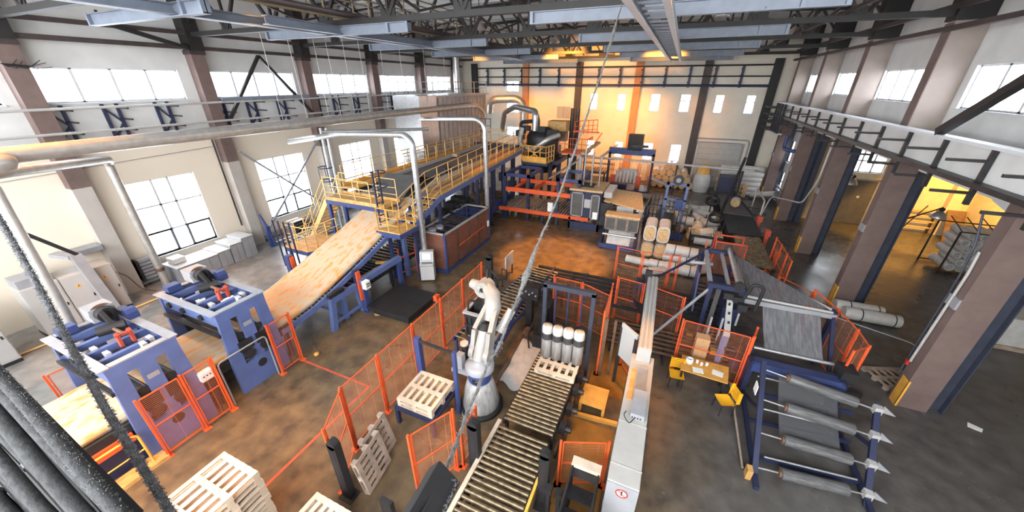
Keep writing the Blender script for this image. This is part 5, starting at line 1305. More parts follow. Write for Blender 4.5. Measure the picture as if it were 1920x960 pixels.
t = T('upright_board', 'pale grey upright board with dark edge left of the white cable tray', 'board', (-.2, 9.1, 0))
B().bar((-.42, 9.3, 1.75), (.05, 8.85, 1.75), .06, 1.2).build('board', M_lightgrey, t)
for (x, y) in ((-.42, 9.3), (.03, 8.88)): B().box(x-.05, y-.05, 0, x+.05, y+.05, 2.2).build('post', M_darksteel, t)
t = T('fence_post_pair', 'pair of dark posts under the upright board', 'post', (-.75, 9.4, 0))
B().box(-.95, 9.35, 0, -.85, 9.45, 2.3).box(-.68, 9.5, 0, -.6, 9.58, 2.2).build('post', M_tool, t)
# ---------------------------------------------------------------- film wrapping machine
t = T('wrapping_machine', 'tall blue film wrapping machine with slanted struts and grey rollers on top', 'machine', (2.4, 13, 0))
X0, X1, Y0, Y1 = 1.95, 3.05, 12.4, 15.4
for (x, y) in ((X0, Y1), (X1, Y1), (X0+.1, Y0), (X1, Y0)): B().box(x-.07, y-.07, 0, x+.07, y+.07, 2.6).build('post', M_navy, t)
for yy in (Y0, Y1): B().box(X0, yy-.08, 2.5, X1, yy+.08, 2.66).build('top_beam', M_navy, t)
B().box(X0+.02, Y0, 2.5, X0+.14, Y1, 2.64).box(X1-.5, Y0, 2.5, X1-.4, Y1, 2.6).build('side_beam', M_grey, t)
B().cyl((X1-.2, Y0-.1, 2.72), (X1-.2, Y1+.2, 2.72), .09, n=16).build('guide_roller', M_steel, t)
B().cyl((X1, Y0+.1, 2.5), (X1, Y1, 2.5), .07, n=14).build('guide_roller', M_steel, t)
for y in (Y0-.05, Y1+.15): B().cyl((X1-.2, y-.08, 2.72), (X1-.2, y+.08, 2.72), .15, n=16).build('bearing', M_darksteel, t)
B().bar((X0-.1, Y1-.4, 2.55), (-.05, 13.8, 1.35), .07).build('strut', M_navy, t)
B().bar((X0+.1, Y0, 2.45), (.45, 11.3, .6), .06).build('strut', M_grey, t)
B().cyl((X0-.45, Y1-.9, 2.35), (X0+.3, Y1-1.0, 2.45), .07, n=12).build('air_cylinder', M_grey, t)
B().prism([(13.4,.3),(15.2,.4),(15.2,2.2),(14.4,2.0)], 'x', X0-.12, X0-.06).build('blue_sheet', M_deepblue, t)
for k in range(9): B().bar((X0-.04, 12.9+.25*k, .9+.05*k), (X0+.4, 12.9+.25*k, .9+.05*k), .05).build('finger', M_darksteel, t)
B().bar((X0+.35, Y0-.1, 2.5), (X0+.15, 11.4, .3), .14, .12).build('sloping_rail', M_black, t)
B().bar((X0+.75, Y0-.1, 2.2), (X0+.7, 11.1, 1.5), .18, .05).build('slotted_bar', M_lightgrey, t)
for k in range(3): B().bar((X0+.73, Y0-.3-.3*k, 2.16-.17*k), (X0+.72, Y0-.36-.3*k, 2.12-.17*k), .06, .056).build('slot', M_black, t)
B().bar((X0+.7, 11.3, 1.5), (X0+.62, 10.9, .5), .16, .2).build('blue_leg', M_deepblue, t)
B().box(X0+.6, Y0-.2, 1.1, X1-.05, Y0+.4, 1.9).build('drive_box', M_navy, t)
B().box(X0+.3, 11.6, .2, X1, Y0+.3, .9).build('lower_frame', M_black, t)
for k in range(6): B().cyl((X0+.3, 11.2+.22*k, .95), (X1, 11.2+.22*k, .95), .05, n=8).build('low_roller', M_darksteel, t)
for (x, y, z) in ((2.9, 12.3, 2.25), (3.05, 12.1, 2.1), (2.6, 12.25, 2.35)): B().box(x-.14, y-.1, z-.1, x+.14, y+.1, z+.12).build('motor', M_black, t)
B().tube(bend([(3.05, 12.3, 2.3), (3.2, 12.25, 2.95), (3.5, 12.2, 2.9), (3.45, 12.2, 2.0)], .25), .055, 10).build('cable_chain', M_black, t)
for (x, y, z) in ((2.1, 11.6, .5), (2.5, 11.4, .6), (1.8, 12.2, .4)): B().box(x-.1, y-.1, z-.08, x+.1, y+.1, z+.08).build('yellow_valve', M_plywood, t)
for (x, y, z, s) in ((2.7, 11.5, 1.0, .2), (3.1, 11.8, 1.2, .22), (2.9, 13.3, 1.5, .25), (2.3, 13.6, 1.9, .2), (2.5, 14.4, 1.6, .25), (3.2, 11.2, .5, .25)): B().box(x-s, y-s, z-s, x+s, y+s, z+s).build('gear_housing', M_darksteel if s < .23 else M_navy, t)
for (a, c) in (((2.2,11.6,.3),(2.2,11.6,1.8)),((2.5,11.5,.3),(2.5,11.5,1.9)),((3.0,12.0,.2),(3.0,12.0,1.9)),((2.75,11.3,.2),(2.75,11.3,1.4))): B().bar(a, c, .06).build('rod', M_grey, t)
# film folding frame and film
t = T('folding_frame', 'triangular film folding frame with long grey bars right of the wrapping machine', 'frame', (4.4, 13, 0))
B().cyl((3.3, 15.4, 2.25), (5.75, 13.1, 2.1), .04, n=10).build('fold_bar', M_lightgrey, t)
B().cyl((3.0, 12.65, 2.25), (5.75, 12.95, 2.08), .05, n=12).build('fold_bar', M_lightgrey, t)
B().bar((2.9, 12.4, 2.2), (5.8, 12.85, 2.0), .05, .16).build('support_beam', M_grey, t)
for y in (12.9, 13.05): B().box(5.72, y-.05, 0, 5.82, y+.05, 2.15).build('post', M_navy, t)
B().bar((5.75, 12.9, 2.0), (5.6, 11.4, .8), .1, .1).build('stay', M_navy, t)
b = B()
P = [(3.05,15.3,2.62),(3.3,15.4,2.32),(5.65,13.1,2.12),(3.3,12.75,2.24),(3.0,12.7,2.5)]
b._add(P, [(0,1,2),(0,2,3,4)]); 
one(b, 'film_triangle', M_film, 'grey film stretched flat over the triangular folding frame', 'film')
def sheet(p00, p10, p01, p11, n=24, wav=.02, k=40):
    b = B(); p00, p10, p01, p11 = map(Vector, (p00, p10, p01, p11)); vs = []
    for i in range(n+1):
        v = i/n; a = p00+(p01-p00)*v; c = p10+(p11-p10)*v
        for j in range(n+1):
            u = j/n; q = a+(c-a)*u; e = wav*math.sin(PI*v)*(math.sin(k*u+2*v)+.6*math.sin(k*1.7*u+1-3*v)); vs.append((q.x, q.y+e, q.z-.06*math.sin(PI*v)+e*.5))
    b._add(vs, [(i*(n+1)+j, i*(n+1)+j+1, (i+1)*(n+1)+j+1, (i+1)*(n+1)+j) for i in range(n) for j in range(n)], True); return b
one(sheet((3.72, 12.75, 2.16), (5.4, 12.9, 2.06), (3.75, 11.15, 1.32), (5.25, 11.2, 1.32)), 'film_web', M_film, 'grey translucent film hanging from the folding frame down to the unwinder', 'film')
# unwinder stand
t = T('film_unwinder', 'dark blue film unwinder rack holding four film rolls', 'rack', (4.4, 9, 0))
A0, A1 = 3.28, 5.62
for x in (3.3, 5.5): B().box(x-.07, 10.25, 0, x+.07, 10.6, 1.35).build('rear_post', M_navy, t)
B().prism([(10.18,1.12),(10.5,1.12),(10.68,1.3),(10.3,1.36),(10.18,1.3)], 'x', 3.3, 5.5).build('blue_beam', M_deepblue, t)
B().box(3.3, 10.75, 1.1, 5.5, 10.8, 1.3).box(3.3, 10.6, 1.0, 5.5, 10.78, 1.12).build('tray_plate', M_black, t)
B().cyl((3.35, 11.12, 1.32), (5.5, 11.18, 1.32), .05, n=12).build('feed_roller', M_steel, t)
B().cyl((3.45, 10.0, 1.12), (5.3, 10.05, 1.12), .025, n=8).build('idler_bar', M_steel, t)
B().box(5.45, 10.5, 1.2, 5.8, 11.0, 1.6).build('motor', M_black, t); B().box(5.5, 10.3, 1.0, 5.95, 10.5, 1.15).build('clamp', M_darksteel, t)
B().box(3.22, 10.8, 1.0, 3.38, 11.2, 1.5).build('drive_box', M_navy, t)
# two inclined side frames: foot in front
LP0, LP1 = Vector((3.27, 7.35, 0)), Vector((3.42, 9.9, 1.75))
RP0, RP1 = Vector((5.55, 7.7, 0)), Vector((5.95, 9.7, 1.45))
def lerp(a, c, u): return a+(c-a)*u
for (a, c) in ((LP0, LP1), (RP0, RP1)):
    B().bar(a, c, .12, .12).build('front_leg', M_navy, t)
    B().bar((a.x, 7.1, .1), (a.x+.08, 10.3, .1), .1, .12).build('floor_rail', M_navy, t)
    B().bar(lerp(a,c,.55), (a.x+.04, 10.3, .2), .08, .08).build('brace', M_navy, t)
for q in ((9.45, .95), (9.0, .35), (8.0, .12)): B().bar((3.3, q[0], q[1]), (5.6, q[0]+.25, q[1]), .07, .1).build('cross_beam', M_navy, t)
B().cyl((3.45, 8.85, 1.0), (5.3, 9.0, .95), .025, n=8).build('idler_bar', M_steel, t)
B().cyl((3.4, 7.7, .55), (5.3, 7.95, .5), .025, n=8).build('idler_bar', M_steel, t)
B().box(3.2, 9.0, 1.25, 3.22, 9.25, 1.55).build('paper_note', M_paper, t)
B().tube([(3.05, 7.6, .06), (3.0, 10.4, .25)], .03, 8).build('pipe', M_oldwood, t)
B().box(3.08, 7.35, .0, 3.2, 7.55, .3).build('yellow_foot', M_chequer, t)
rr = None
us = (.93, .66, .38, .11)
for k, u in enumerate(us):
    a = lerp(LP0, LP1, u); c = lerp(RP0, RP1, u)
    B().cyl(a, c, .022, n=8).build('shaft', M_steel, t)
    B().box(c.x-.08, c.y-.08, c.z-.08, c.x+.08, c.y+.08, c.z+.12).build('chuck', M_lightgrey, t)
    B().prism([(c.x+.05,c.z-.02),(c.x+.38,c.z-.05),(c.x+.1,c.z+.17)], 'y', c.y-.02, c.y+.02).build('fin', M_grey, t)
    p, q = lerp(a, c, .24), lerp(a, c, .83)
    r = T('film_roll', 'grey film roll on the unwinder rack, %s from the bottom' % ORD[3-k], 'roll', p, 'film rolls on the unwinder')
    B().cyl(p, q, .14, n=28).build('film', M_filmroll, r)
    d = (q-p).normalized(); B().cyl(p-d*.05, p, .1, n=18).build('core', M_tool, r)
one(sheet((3.85, 9.85, 1.45), (5.2, 9.9, 1.4), (3.85, 8.5, .6), (5.15, 8.6, .58), 16, .01, 20), 'film_web', M_filmthin, 'thin dark film sheet hanging behind the rolls of the unwinder', 'film')
one(B().box(4.98, 7.22, .003, 5.06, 7.3, .01), 'paper_scrap', M_paper, 'small white paper scrap by the lowest film roll', 'scrap')

# table, chairs, box
t = T('work_table', 'small plywood work table against the orange fence', 'table', (2.15, 10.15, 0))
B()._add([(1.45,9.85,.72),(2.75,9.78,.72),(2.85,10.55,.72),(1.5,10.6,.72),(1.45,9.85,.76),(2.75,9.78,.76),(2.85,10.55,.76),(1.5,10.6,.76)],
         [(0,3,2,1),(4,5,6,7),(0,1,5,4),(1,2,6,5),(2,3,7,6),(3,0,4,7)]).build('top', M_plywood, t)
for (x, y) in ((1.52, 9.9), (2.68, 9.85), (2.75, 10.5), (1.55, 10.52)): B().box(x-.03, y-.03, 0, x+.03, y+.03, .72).build('leg', M_black, t)
t = T('tape_roll', 'white tape roll standing on the plywood table', 'tape', (1.7, 10.25, .76))
B().lathe([(.05,0),(.11,0),(.11,.16),(.05,.16),(.05,0)], (1.7, 10.28, .76), 20).build('roll', M_paper, t)
for i, (x, y, a, lb) in enumerate(((1.95, 10.0, .1, 'white paper sheet on the table near the tape roll'), (2.5, 10.1, -.2, 'white paper sheet at the right end of the table'))):
    o = one(B().box(x-.15, y-.12, .761, x+.15, y+.12, .764), 'paper_sheet', M_paper, lb, 'paper'); o.rotation_euler[2] = a
for i, (x, y, lb) in enumerate(((1.93, 10.35, 'small white cup beside the tape roll'), (2.05, 10.28, 'small white cup in the middle of the table'), (2.2, 10.33, 'white and grey cup behind the papers'))):
    one(B().lathe([(.001,.76),(.035,.76),(.045,.86),(.04,.86),(.032,.775),(.001,.77)], (x, y, 0), 16), 'cup', M_paper, lb, 'cup')
t = T('cardboard_box', 'tall cardboard box standing behind the orange table fence', 'box', (2.05, 11.2, 0))
B().box(1.85, 11.0, .35, 2.25, 11.35, 1.25).build('carton', M_card, t, .01)
B().box(2.03, 10.995, .35, 2.07, 11.355, 1.252).build('tape_strip', M_woolend, t)
B().box(1.8, 10.95, 0, 2.3, 11.4, .35).build('base_crate', M_tool, t)
def chair(x, y, rz, label):
    t = T('plastic_chair', label, 'chair', (x, y, 0)); t.rotation_euler = (0,0,rz)
    b = B(); n = 8; vs = []
    for i in range(n+1):
        for j in range(n+1):
            u, v = i/n-.5, j/n-.5; vs.append((u*.42, v*.4, .44+.05*(2*u)**2*.4-.02*math.cos(PI*u)*math.cos(PI*v)))
    m0 = len(vs); vs += [(p[0], p[1], p[2]-.02) for p in vs]
    fs = []
    for i in range(n):
        for j in range(n):
            a = i*(n+1)+j; fs.append((a, a+n+1, a+n+2, a+1)); fs.append((m0+a, m0+a+1, m0+a+n+2, m0+a+n+1))
    b._add(vs, fs, True); b.build('seat', M_chair, t, world=False)
    b = B()
    for k in range(6): b.box(-.2, .2+.012*k, .55+.055*k, .2, .22+.012*k, .59+.055*k)
    b.box(-.21, .19, .5, -.18, .29, .9).box(.18, .19, .5, .21, .29, .9); b.build('backrest', M_chair, t, world=False)
    for sx in (-1, 1):
        B().tube([(sx*.2, -.18, 0), (sx*.17, -.15, .43)], .013, 6).build('leg', M_black, t, world=False)
        B().tube([(sx*.2, .22, 0), (sx*.18, .18, .43), (sx*.18, .22, .6)], .013, 6).build('leg', M_black, t, world=False)
    return t
chair(1.4, 9.95, .1, 'yellow plastic chair at the left end of the plywood table')
chair(2.72, 9.4, -1.2, 'yellow plastic chair pulled out in front of the table, near the unwinder')

# ---------------------------------------------------------------- rolls
def roll(c, axis, L_, r, label, group, core=True, mt=None, bands=(), squash=1.0):
    c = Vector(c); d = Vector(axis).normalized()
    t = T('wool_roll', label, 'roll', c, group)
    p, q = c-d*L_/2, c+d*L_/2
    B().tube([p, p+d*.03, q-d*.03, q], r, 18, False, [r*.93, r, r, r*.93]).build('wrap', mt or M_wrap, t)
    for e, s in ((p, -1), (q, 1)): B().cyl(e-d*s*.02, e-d*s*.005, r*.93, n=18).build('wool_end', M_woolend if core else M_wrap, t)
    for u in bands: B().cyl(p+d*L_*u-d*.02, p+d*L_*u+d*.02, r*1.015, n=18, cap=False).build('strap', M_black, t)
    return t
def pile(cx, cy, axis, L_, r, rows, label, group, sp=2.02):
    """pyramid stack seen from its ends"""
    d = Vector(axis).normalized(); s = Vector((-d.y, d.x, 0)); first = None; z = r
    for k, n in enumerate(rows):
        for j in range(n):
            o = (j-(n-1)/2)*r*sp
            p = Vector((cx, cy, 0))+s*o+Vector((0,0,z))+d*rnd.uniform(-.06,.06)
            if first is None: first = roll(p, axis, L_, r, label, group)
            else: dup(first, p)
        z += r*1.76
pile(.2, 36.3, (0,1,0), 1.6, .3, [7,6,5,2], 'white wool roll with brown end in the pile against the back wall', 'rolls against the back wall')
pile(4.9, 36.2, (1,0.02,0), 1.5, .22, [3,3,3,3,2,2], 'white wrapped roll in the left stack near the far right corner', 'left corner roll stack', 2.05)
pile(6.6, 35.8, (1,-.05,0), 1.6, .23, [2,2,2,2,2,1], 'white wrapped roll in the right stack in the far right corner', 'right corner roll stack', 2.05)
roll((7.5, 34.6, .5), (1,-.6,.35), 1.8, .22, 'white roll leaning off the far right corner stack', None, False)
r0 = None
pile(5.76, 35.0, (0,1,0), .5, .21, [3,3,3], 'short white roll with round end showing, in front of the corner stacks', 'short rolls before the corner stacks')
# big bales by the dispenser
for i, x in enumerate((-.3, .38)):
    t = T('wool_bale', 'upright double cream wool bale, %s of the pair beside the film dispenser' % ('left' if i == 0 else 'right'), 'bale', (x, 19.9, 0), 'cream wool bales')
    for k in range(2):
        P = []
        for j in range(28):
            a = 2*PI*j/28; ca, sa = math.cos(a), math.sin(a)
            P.append((x+.32*math.copysign(abs(ca)**.55, ca), .95*k+.47+.45*math.copysign(abs(sa)**.55, sa)))
        B().prism(P, 'y', 19.45, 20.9).build('wrap', M_wrap if k else M_oldwood, t)
        B().prism([(x+(u-x)*.84, .95*k+.47+(v-.95*k-.47)*.84) for u, v in P], 'y', 19.44, 19.46).build('wool_end', M_woolend, t)
roll((-.55, 18.3, .22), (1,-.12,0), 1.4, .2, 'white roll lying on the floor in front of the cream bales', None, False)
roll((.7, 18.1, .3), (1,-.1,0), 1.5, .22, 'white roll with dark print lying behind the orange cross fence', None, False, bands=(.3,))
roll((.25, 17.5, .2), (.9,.5,0), 1.1, .2, 'short white roll lying askew nearest the orange cross fence', None, False, bands=(.15,))
for i, (x, y, z, lb) in enumerate(((1.35, 19.3, .3, 'strapped white roll at the back of the floor group beside the bales'), (1.4, 19.1, .82, 'strapped white roll on top of the floor group beside the bales'), (1.5, 18.0, .3, 'strapped white roll nearest the fence in the floor group'))):
    roll((x, y, z), (1,-.06,0), 1.55, .28, lb, 'strapped rolls beside the bales', True, bands=(.3,.75))
roll((2.6, 19.2, .35), (.3,1,.1), 1.2, .26, 'cream roll behind the orange guard sheet', None)
roll((2.5, 18.5, .26), (.8,.6,0), 1.0, .24, 'brown ended roll lying by the orange guard sheet', None)
# heap of rolls beyond the black cage
hp = [(1.3,25.5),(1.7,26.4),(2.3,25.2),(2.6,26.2),(2.0,27.2),(1.1,27.0),(2.9,27.3),(1.6,24.3),(2.4,24.0),(2.9,24.6),(.6,26.4),(3.2,25.9),(.2,27.4),(1.0,25.9),(2.2,23.2),(2.7,22.6)]
first = None
for i, (x, y) in enumerate(hp):
    for k in range(2):
        a = rnd.uniform(0, PI); p = Vector((x+rnd.uniform(-.15,.15), y+rnd.uniform(-.15,.15), .28+.52*k))
        if first is None: first = roll(p, (1,0,0), .95, .27, 'white wool roll in the loose heap behind the black barred cage', 'heap behind the black cage')
        else: dup(first, p, None, None, a)
# plastic covered stack with yellow top at the back
t = T('covered_stack', 'film covered stack with a yellow top before the roller shutter', 'stack', (3.0, 35.8, 0))
B().lathe([(.6,0),(.72,.5),(.66,1.3),(.45,1.7)], (2.9, 35.6, 0), 18).build('film_cover', M_wrap, t)
B().lathe([(.5,1.35),(.52,1.6),(.4,2.2),(.2,2.35),(.01,2.4)], (2.9, 35.6, 0), 12).build('yellow_bag', M_yellow, t)
# rolls on the floor right of the film fence
for i, (y, L_, z, lb) in enumerate(((17.3, 1.7, .26, 'white strapped roll lying by the second column, the farther of the two'), (16.75, 1.9, .26, 'white strapped roll lying by the second column, the nearer of the two'))):
    roll((8.35+.25*i, y, z), (1,.02,0), L_-.1, .25, lb, 'rolls on the floor by the second column', False, bands=(.3,.88))
# rack of roll ends in the side bay
t = T('roll_rack', 'dark tube rack in the side bay holding grey rolls', 'rack', (14.6, 24.2, 0))
for (x, y) in ((13.55, 23.4), (16.3, 23.4), (13.55, 25.2), (16.3, 25.2)): B().bar((x, y, 0), (x, y, 2.3), .06).build('post', M_darksteel, t)
for z in (.12, 2.3): [B().bar((13.55, yy, z), (16.3, yy, z), .05).build('beam', M_darksteel, t) for yy in (23.4, 25.2)]
for k in range(5): B().bar((13.6+.6*k, 23.4, 2.3), (13.9+.6*k, 25.2, 2.6), .03).build('wire', M_black, t)
first = None
for k in range(6):
    for j in range(6-(k % 2)):
        p = Vector((13.95+.42*j+.21*(k % 2), 24.2+rnd.uniform(-.1,.1), .38+.34*k))
        if first is None:
            first = T('film_core_roll', 'grey white roll with round hollow end stacked in the side bay rack', 'roll', p, 'rolls in the side bay rack')
            B().tube([p+Vector((0,-.7,0)), p+Vector((0,.7,0))], .2, 18, False).build('wrap', M_wrap, first)
            B().lathe([(.2,0),(.19,-.02),(.11,-.02),(.1,.06)], p+Vector((0,-.7,0)), 18, (0,1,0)).build('end_ring', M_lightgrey, first)
            B().cyl(p+Vector((0,-.64,0)), p+Vector((0,-.63,0)), .1, n=14).build('hollow_core', M_grey, first)
        else: dup(first, p)
t = T('tool_pile', 'brown boards and tubes leaning on the pilaster in the yellow lit side bay', 'boards', (16.7, 29.6, 0))
for k in range(4): B().bar((16.4+.2*k, 29.2, 0), (16.5+.2*k, 30.2, 1.7), .25, .04).build('board', M_tool, t)
# covered white pallet load at the right edge
t = T('white_load', 'white wrapped load at the right edge behind the nearest column', 'load', (12.3, 17.3, 0))
B().box(11.6, 16.6, .15, 13.2, 18.0, 1.3).build('wrap', M_wrap, t, .08); B().box(11.6, 16.6, 0, 13.2, 18.0, .15).build('base', M_oldwood, t)
one(B().prism([(9.1,11.6),(9.35,11.5),(9.45,11.65),(9.2,11.8)], 'z', .002, .01), 'paper_scrap', M_paper, 'white scrap on the dark floor right of the nearest column', 'scrap')
one(B().tube(bend([(6.1, 14.3, 1.3), (8.6, 13.9, 1.0), (9.0, 13.2, .5)], .3), .02, 6), 'hand_bar', M_grey, 'thin grey bar from the film fence to the nearest column', 'bar')

# ---------------------------------------------------------------- machines in the far middle
t = T('stacking_frame', 'blue double portal stacking frame with orange lift beams', 'machine', (-7.2, 23, 0))
X = [-10.2, -8.55, -8.2, -6.55, -6.1, -4.3]
for y in (22.3, 25.0):
    for x in (-10.2, -8.5, -6.4, -5.0): B().box(x-.09, y-.09, 0, x+.09, y+.09, 3.1).build('post', M_navy, t)
for (a, c) in ((-10.2, -8.5), (-6.4, -5.0)):
    B().box(a-.09, 22.2, 3.0, c+.09, 22.36, 3.2).box(a-.09, 24.9, 3.0, c+.09, 25.06, 3.2).box(a-.09, 22.2, 3.0, a+.09, 25.06, 3.2).box(c-.09, 22.2, 3.0, c+.09, 25.06, 3.2).build('top_ring', M_deepblue, t)
B().box(-10.1, 22.1, 2.0, -4.6, 22.22, 2.28).box(-10.1, 24.8, 2.0, -4.6, 24.92, 2.28).build('lift_beam', M_orange, t)
for x in (-9.6, -8.2, -6.9, -5.4): B().box(x-.08, 22.2, 2.05, x+.08, 24.8, 2.2).build('lift_tie', M_orange, t)
B().box(-10.6, 22.0, .62, -4.2, 22.1, .86).build('front_beam', M_orange, t)
B().box(-10.6, 22.1, .6, -4.2, 25.1, .74).build('bed', M_navy, t)
for k in range(32): B().cyl((-10.5+.2*k, 22.15, .82), (-10.5+.2*k, 25.1, .82), .06, n=8).build('roller', M_oldwood, t)
B().box(-6.95, 21.9, 1.0, -6.6, 22.0, 1.6).build('control_box', M_paper, t)
for x in (-10.4, -7.4, -4.4):
    for y in (22.2, 25): B().box(x-.07, y-.07, 0, x+.07, y+.07, .6).build('leg', M_navy, t)
t = T('blue_conveyor', 'blue sided conveyor linking the stacking frame to the line behind the cage', 'conveyor', (-12, 22.5, 0))
B().box(-13.3, 20.0, .5, -10.7, 24.5, 1.2).build('body', M_deepblue, t)
for k in range(14): B().cyl((-13.2, 20.2+.3*k, 1.25), (-10.8, 20.2+.3*k, 1.25), .06, n=8).build('roller', M_roller, t)
for x in (-13.1, -10.9):
    for y in (20.2, 24.3): B().box(x-.07, y-.07, 0, x+.07, y+.07, .5).build('leg', M_navy, t)
for (x, y, h) in ((-10.45, 20.4, 2.6), (-13.65, 22.5, 2.8), (-10.45, 24.0, 3.0), (-11.9, 25.5, 3.2), (-9.6, 25.7, 2.9)):
    one(B().box(x-.1, y-.1, 0, x+.1, y+.1, h).box(x-.25, y-.25, h*.55, x+.25, y+.25, h*.75).box(x-.2,y-.2,0,x+.2,y+.2,.03), 'gearbox_mast', M_navy, 'navy machine mast with a gearbox under the catwalk', 'mast', 'navy masts under the catwalk')
# wrapper cabinet with doors
t = T('shrink_cabinet', 'navy shrink wrapping cabinet with two glazed doors and a cream roof', 'machine', (-4.5, 22.5, 0))
B().box(-5.5, 22.0, .0, -3.5, 22.1, .5).box(-5.5, 22.0, 0, -5.38, 24.4, .8).box(-3.62, 22.0, 0, -3.5, 24.4, .8).build('base', M_navy, t)
B().box(-5.5, 22.05, .8, -3.5, 24.5, 2.6).build('body', M_navy, t)
B().box(-5.55, 21.95, 2.6, -3.45, 24.5, 2.72).build('roof', M_woolend, t)
B().box(-5.2, 22.6, 2.72, -4.2, 23.6, 2.78).build('roof_opening', M_black, t)
for (a, c, rot) in ((-5.4, -4.6, 0), (-4.1, -3.55, 1)):
    y = 21.98 if not rot else 21.8
    f = B().box(a, y, .9, a+.07, y+.05, 2.5).box(c-.07, y, .9, c, y+.05, 2.5).box(a, y, .9, c, y+.05, .97).box(a, y, 2.43, c, y+.05, 2.5).build('door', M_grey, t)
    B().box(a+.07, y+.02, .97, c-.07, y+.03, 2.43).build('glass', M_annexdoor, f)
B().box(-4.55, 22.0, 1.55, -4.15, 22.06, 2.1).build('pale_panel', M_lightgrey, t)
B().box(-3.9, 21.72, .95, -3.6, 21.79, 1.4).build('control_box', M_paper, t)
for k in range(3): B().cyl((-4.9+.5*k, 22.9, 2.78), (-4.9+.5*k, 22.9, 5.2-.3*k), .05, n=8).build('pipe', M_steel, t)
B().box(-3.48, 22.0, .5, -2.75, 22.1, 2.0).build('side_frame', M_darksteel, t)
B().box(-3.4, 22.2, 2.3, -2.9, 24.3, 2.65).build('ribbed_cover', M_lightgrey, t)
# film dispenser
t = T('film_dispenser', 'cream topped film dispenser with three dark windows and a film tray', 'machine', (-1.9, 20.6, 0))
B().box(-2.9, 20.3, 1.75, -.95, 21.0, 1.9).build('lid', M_woolend, t)
B().box(-2.9, 20.35, .95, -.95, 20.9, 1.75).build('body', M_darksteel, t)
for k in range(3): 
    a = -2.87+.64*k
    f = B().box(a, 20.3, .98, a+.05, 20.35, 1.74).box(a+.57, 20.3, .98, a+.62, 20.35, 1.74).box(a, 20.3, .98, a+.62, 20.35, 1.02).box(a, 20.3, 1.7, a+.62, 20.35, 1.74).build('window_frame', M_oldwood, t)
    B().box(a+.05, 20.32, 1.02, a+.57, 20.33, 1.7).build('glass', M_annexdoor, f)
for x in (-2.95, -1.0): B().prism([(19.7,0),(20.9,0),(20.9,1.0),(20.2,.6),(19.7,.35)], 'x', x-.08, x+.08).build('side_plate', M_navy, t)
B().box(-2.95, 19.65, .05, -1.0, 19.8, .3).build('front_beam', M_deepblue, t)
B().prism([(19.8,.3),(20.3,.8),(20.5,.9),(20.5,.84),(19.9,.24)], 'x', -2.6, -1.3).build('film_tray', M_wrap, t)
B().cyl((-2.9, 20.1, .75), (-1.0, 20.1, .75), .07, n=12).build('roller', M_steel, t)
# film bridge machine behind it
t = T('film_bridge', 'cream film table with a pale film strip hanging in front of dark bars', 'machine', (-2, 23, 0))
B()._add([(-3.4,22.4,2.05),(-.9,21.8,1.9),(-1.3,24.6,2.2),(-3.4,24.6,2.3),(-3.4,22.4,1.97),(-.9,21.8,1.82),(-1.3,24.6,2.12),(-3.4,24.6,2.22)],
         [(0,1,2,3),(7,6,5,4),(0,4,5,1),(1,5,6,2),(2,6,7,3),(3,7,4,0)]).build('table_top', M_woolend, t)
B().box(-2.5, 22.05, .95, -1.5, 22.1, 1.9).build('film_strip', M_lightgrey, t); B().box(-1.2, 22.0, .95, -.95, 22.05, 1.85).build('film_strip', M_lightgrey, t)
for z in (1.0, 1.3, 1.6, 1.8): B().bar((-2.9, 22.2, z), (-.7, 22.15, z), .06).build('bar', M_darksteel, t)
for (x, y) in ((-2.9, 22.2), (-.7, 22.15), (-3.3, 24.5), (-1.3, 24.5)): B().box(x-.05, y-.05, 0, x+.05, y+.05, 2.0).build('leg', M_navy, t)
# black barred cage
t = T('barred_cage', 'black barred safety cage with a navy base behind the bales', 'cage', (.4, 23.8, 0))
cg = [(-.85, 22.6), (1.5, 22.5), (1.7, 25.5), (-.7, 25.8)]
for a, c in zip(cg, cg[1:]+cg[:1]):
    a, c = Vector((*a, 0)), Vector((*c, 0)); b = B(); n = 10
    for z in (.5, 1.2, 1.95): b.bar(a+Vector((0,0,z)), c+Vector((0,0,z)), .045)
    b.build('rail', M_darksteel, t)
    for k in range(n):
        q = a+(c-a)*k/n; B().bar(q+Vector((0,0,.0)), q+Vector((0,0,1.95)), .04).build('bar', M_darksteel, t)
B().box(.2, 22.55, .02, 1.5, 22.65, .5).build('kick_plate', M_deepblue, t)
B().box(.1, 23.6, 0, .25, 23.75, 3.3).box(1.2, 23.6, 0, 1.35, 23.75, 3.3).box(.1, 23.6, 3.15, 1.35, 23.75, 3.3).box(.1, 23.6, 2.2, 1.35, 23.75, 2.3).build('portal', M_blue, t)
B().box(.75, 23.5, 1.7, 1.2, 23.9, 2.3).build('lift_head', M_deepblue, t)
B().cyl((.7, 23.5, 3.5), (.7, 23.8, 3.5), .3, n=22).build('pulley', M_darksteel, t); B().cyl((.7, 23.45, 3.5), (.7, 23.5, 3.5), .14, n=16).build('pulley_hub', M_grey, t)
B().box(-.2, 22.9, .3, .9, 25.2, .9).build('inner_table', M_black, t)
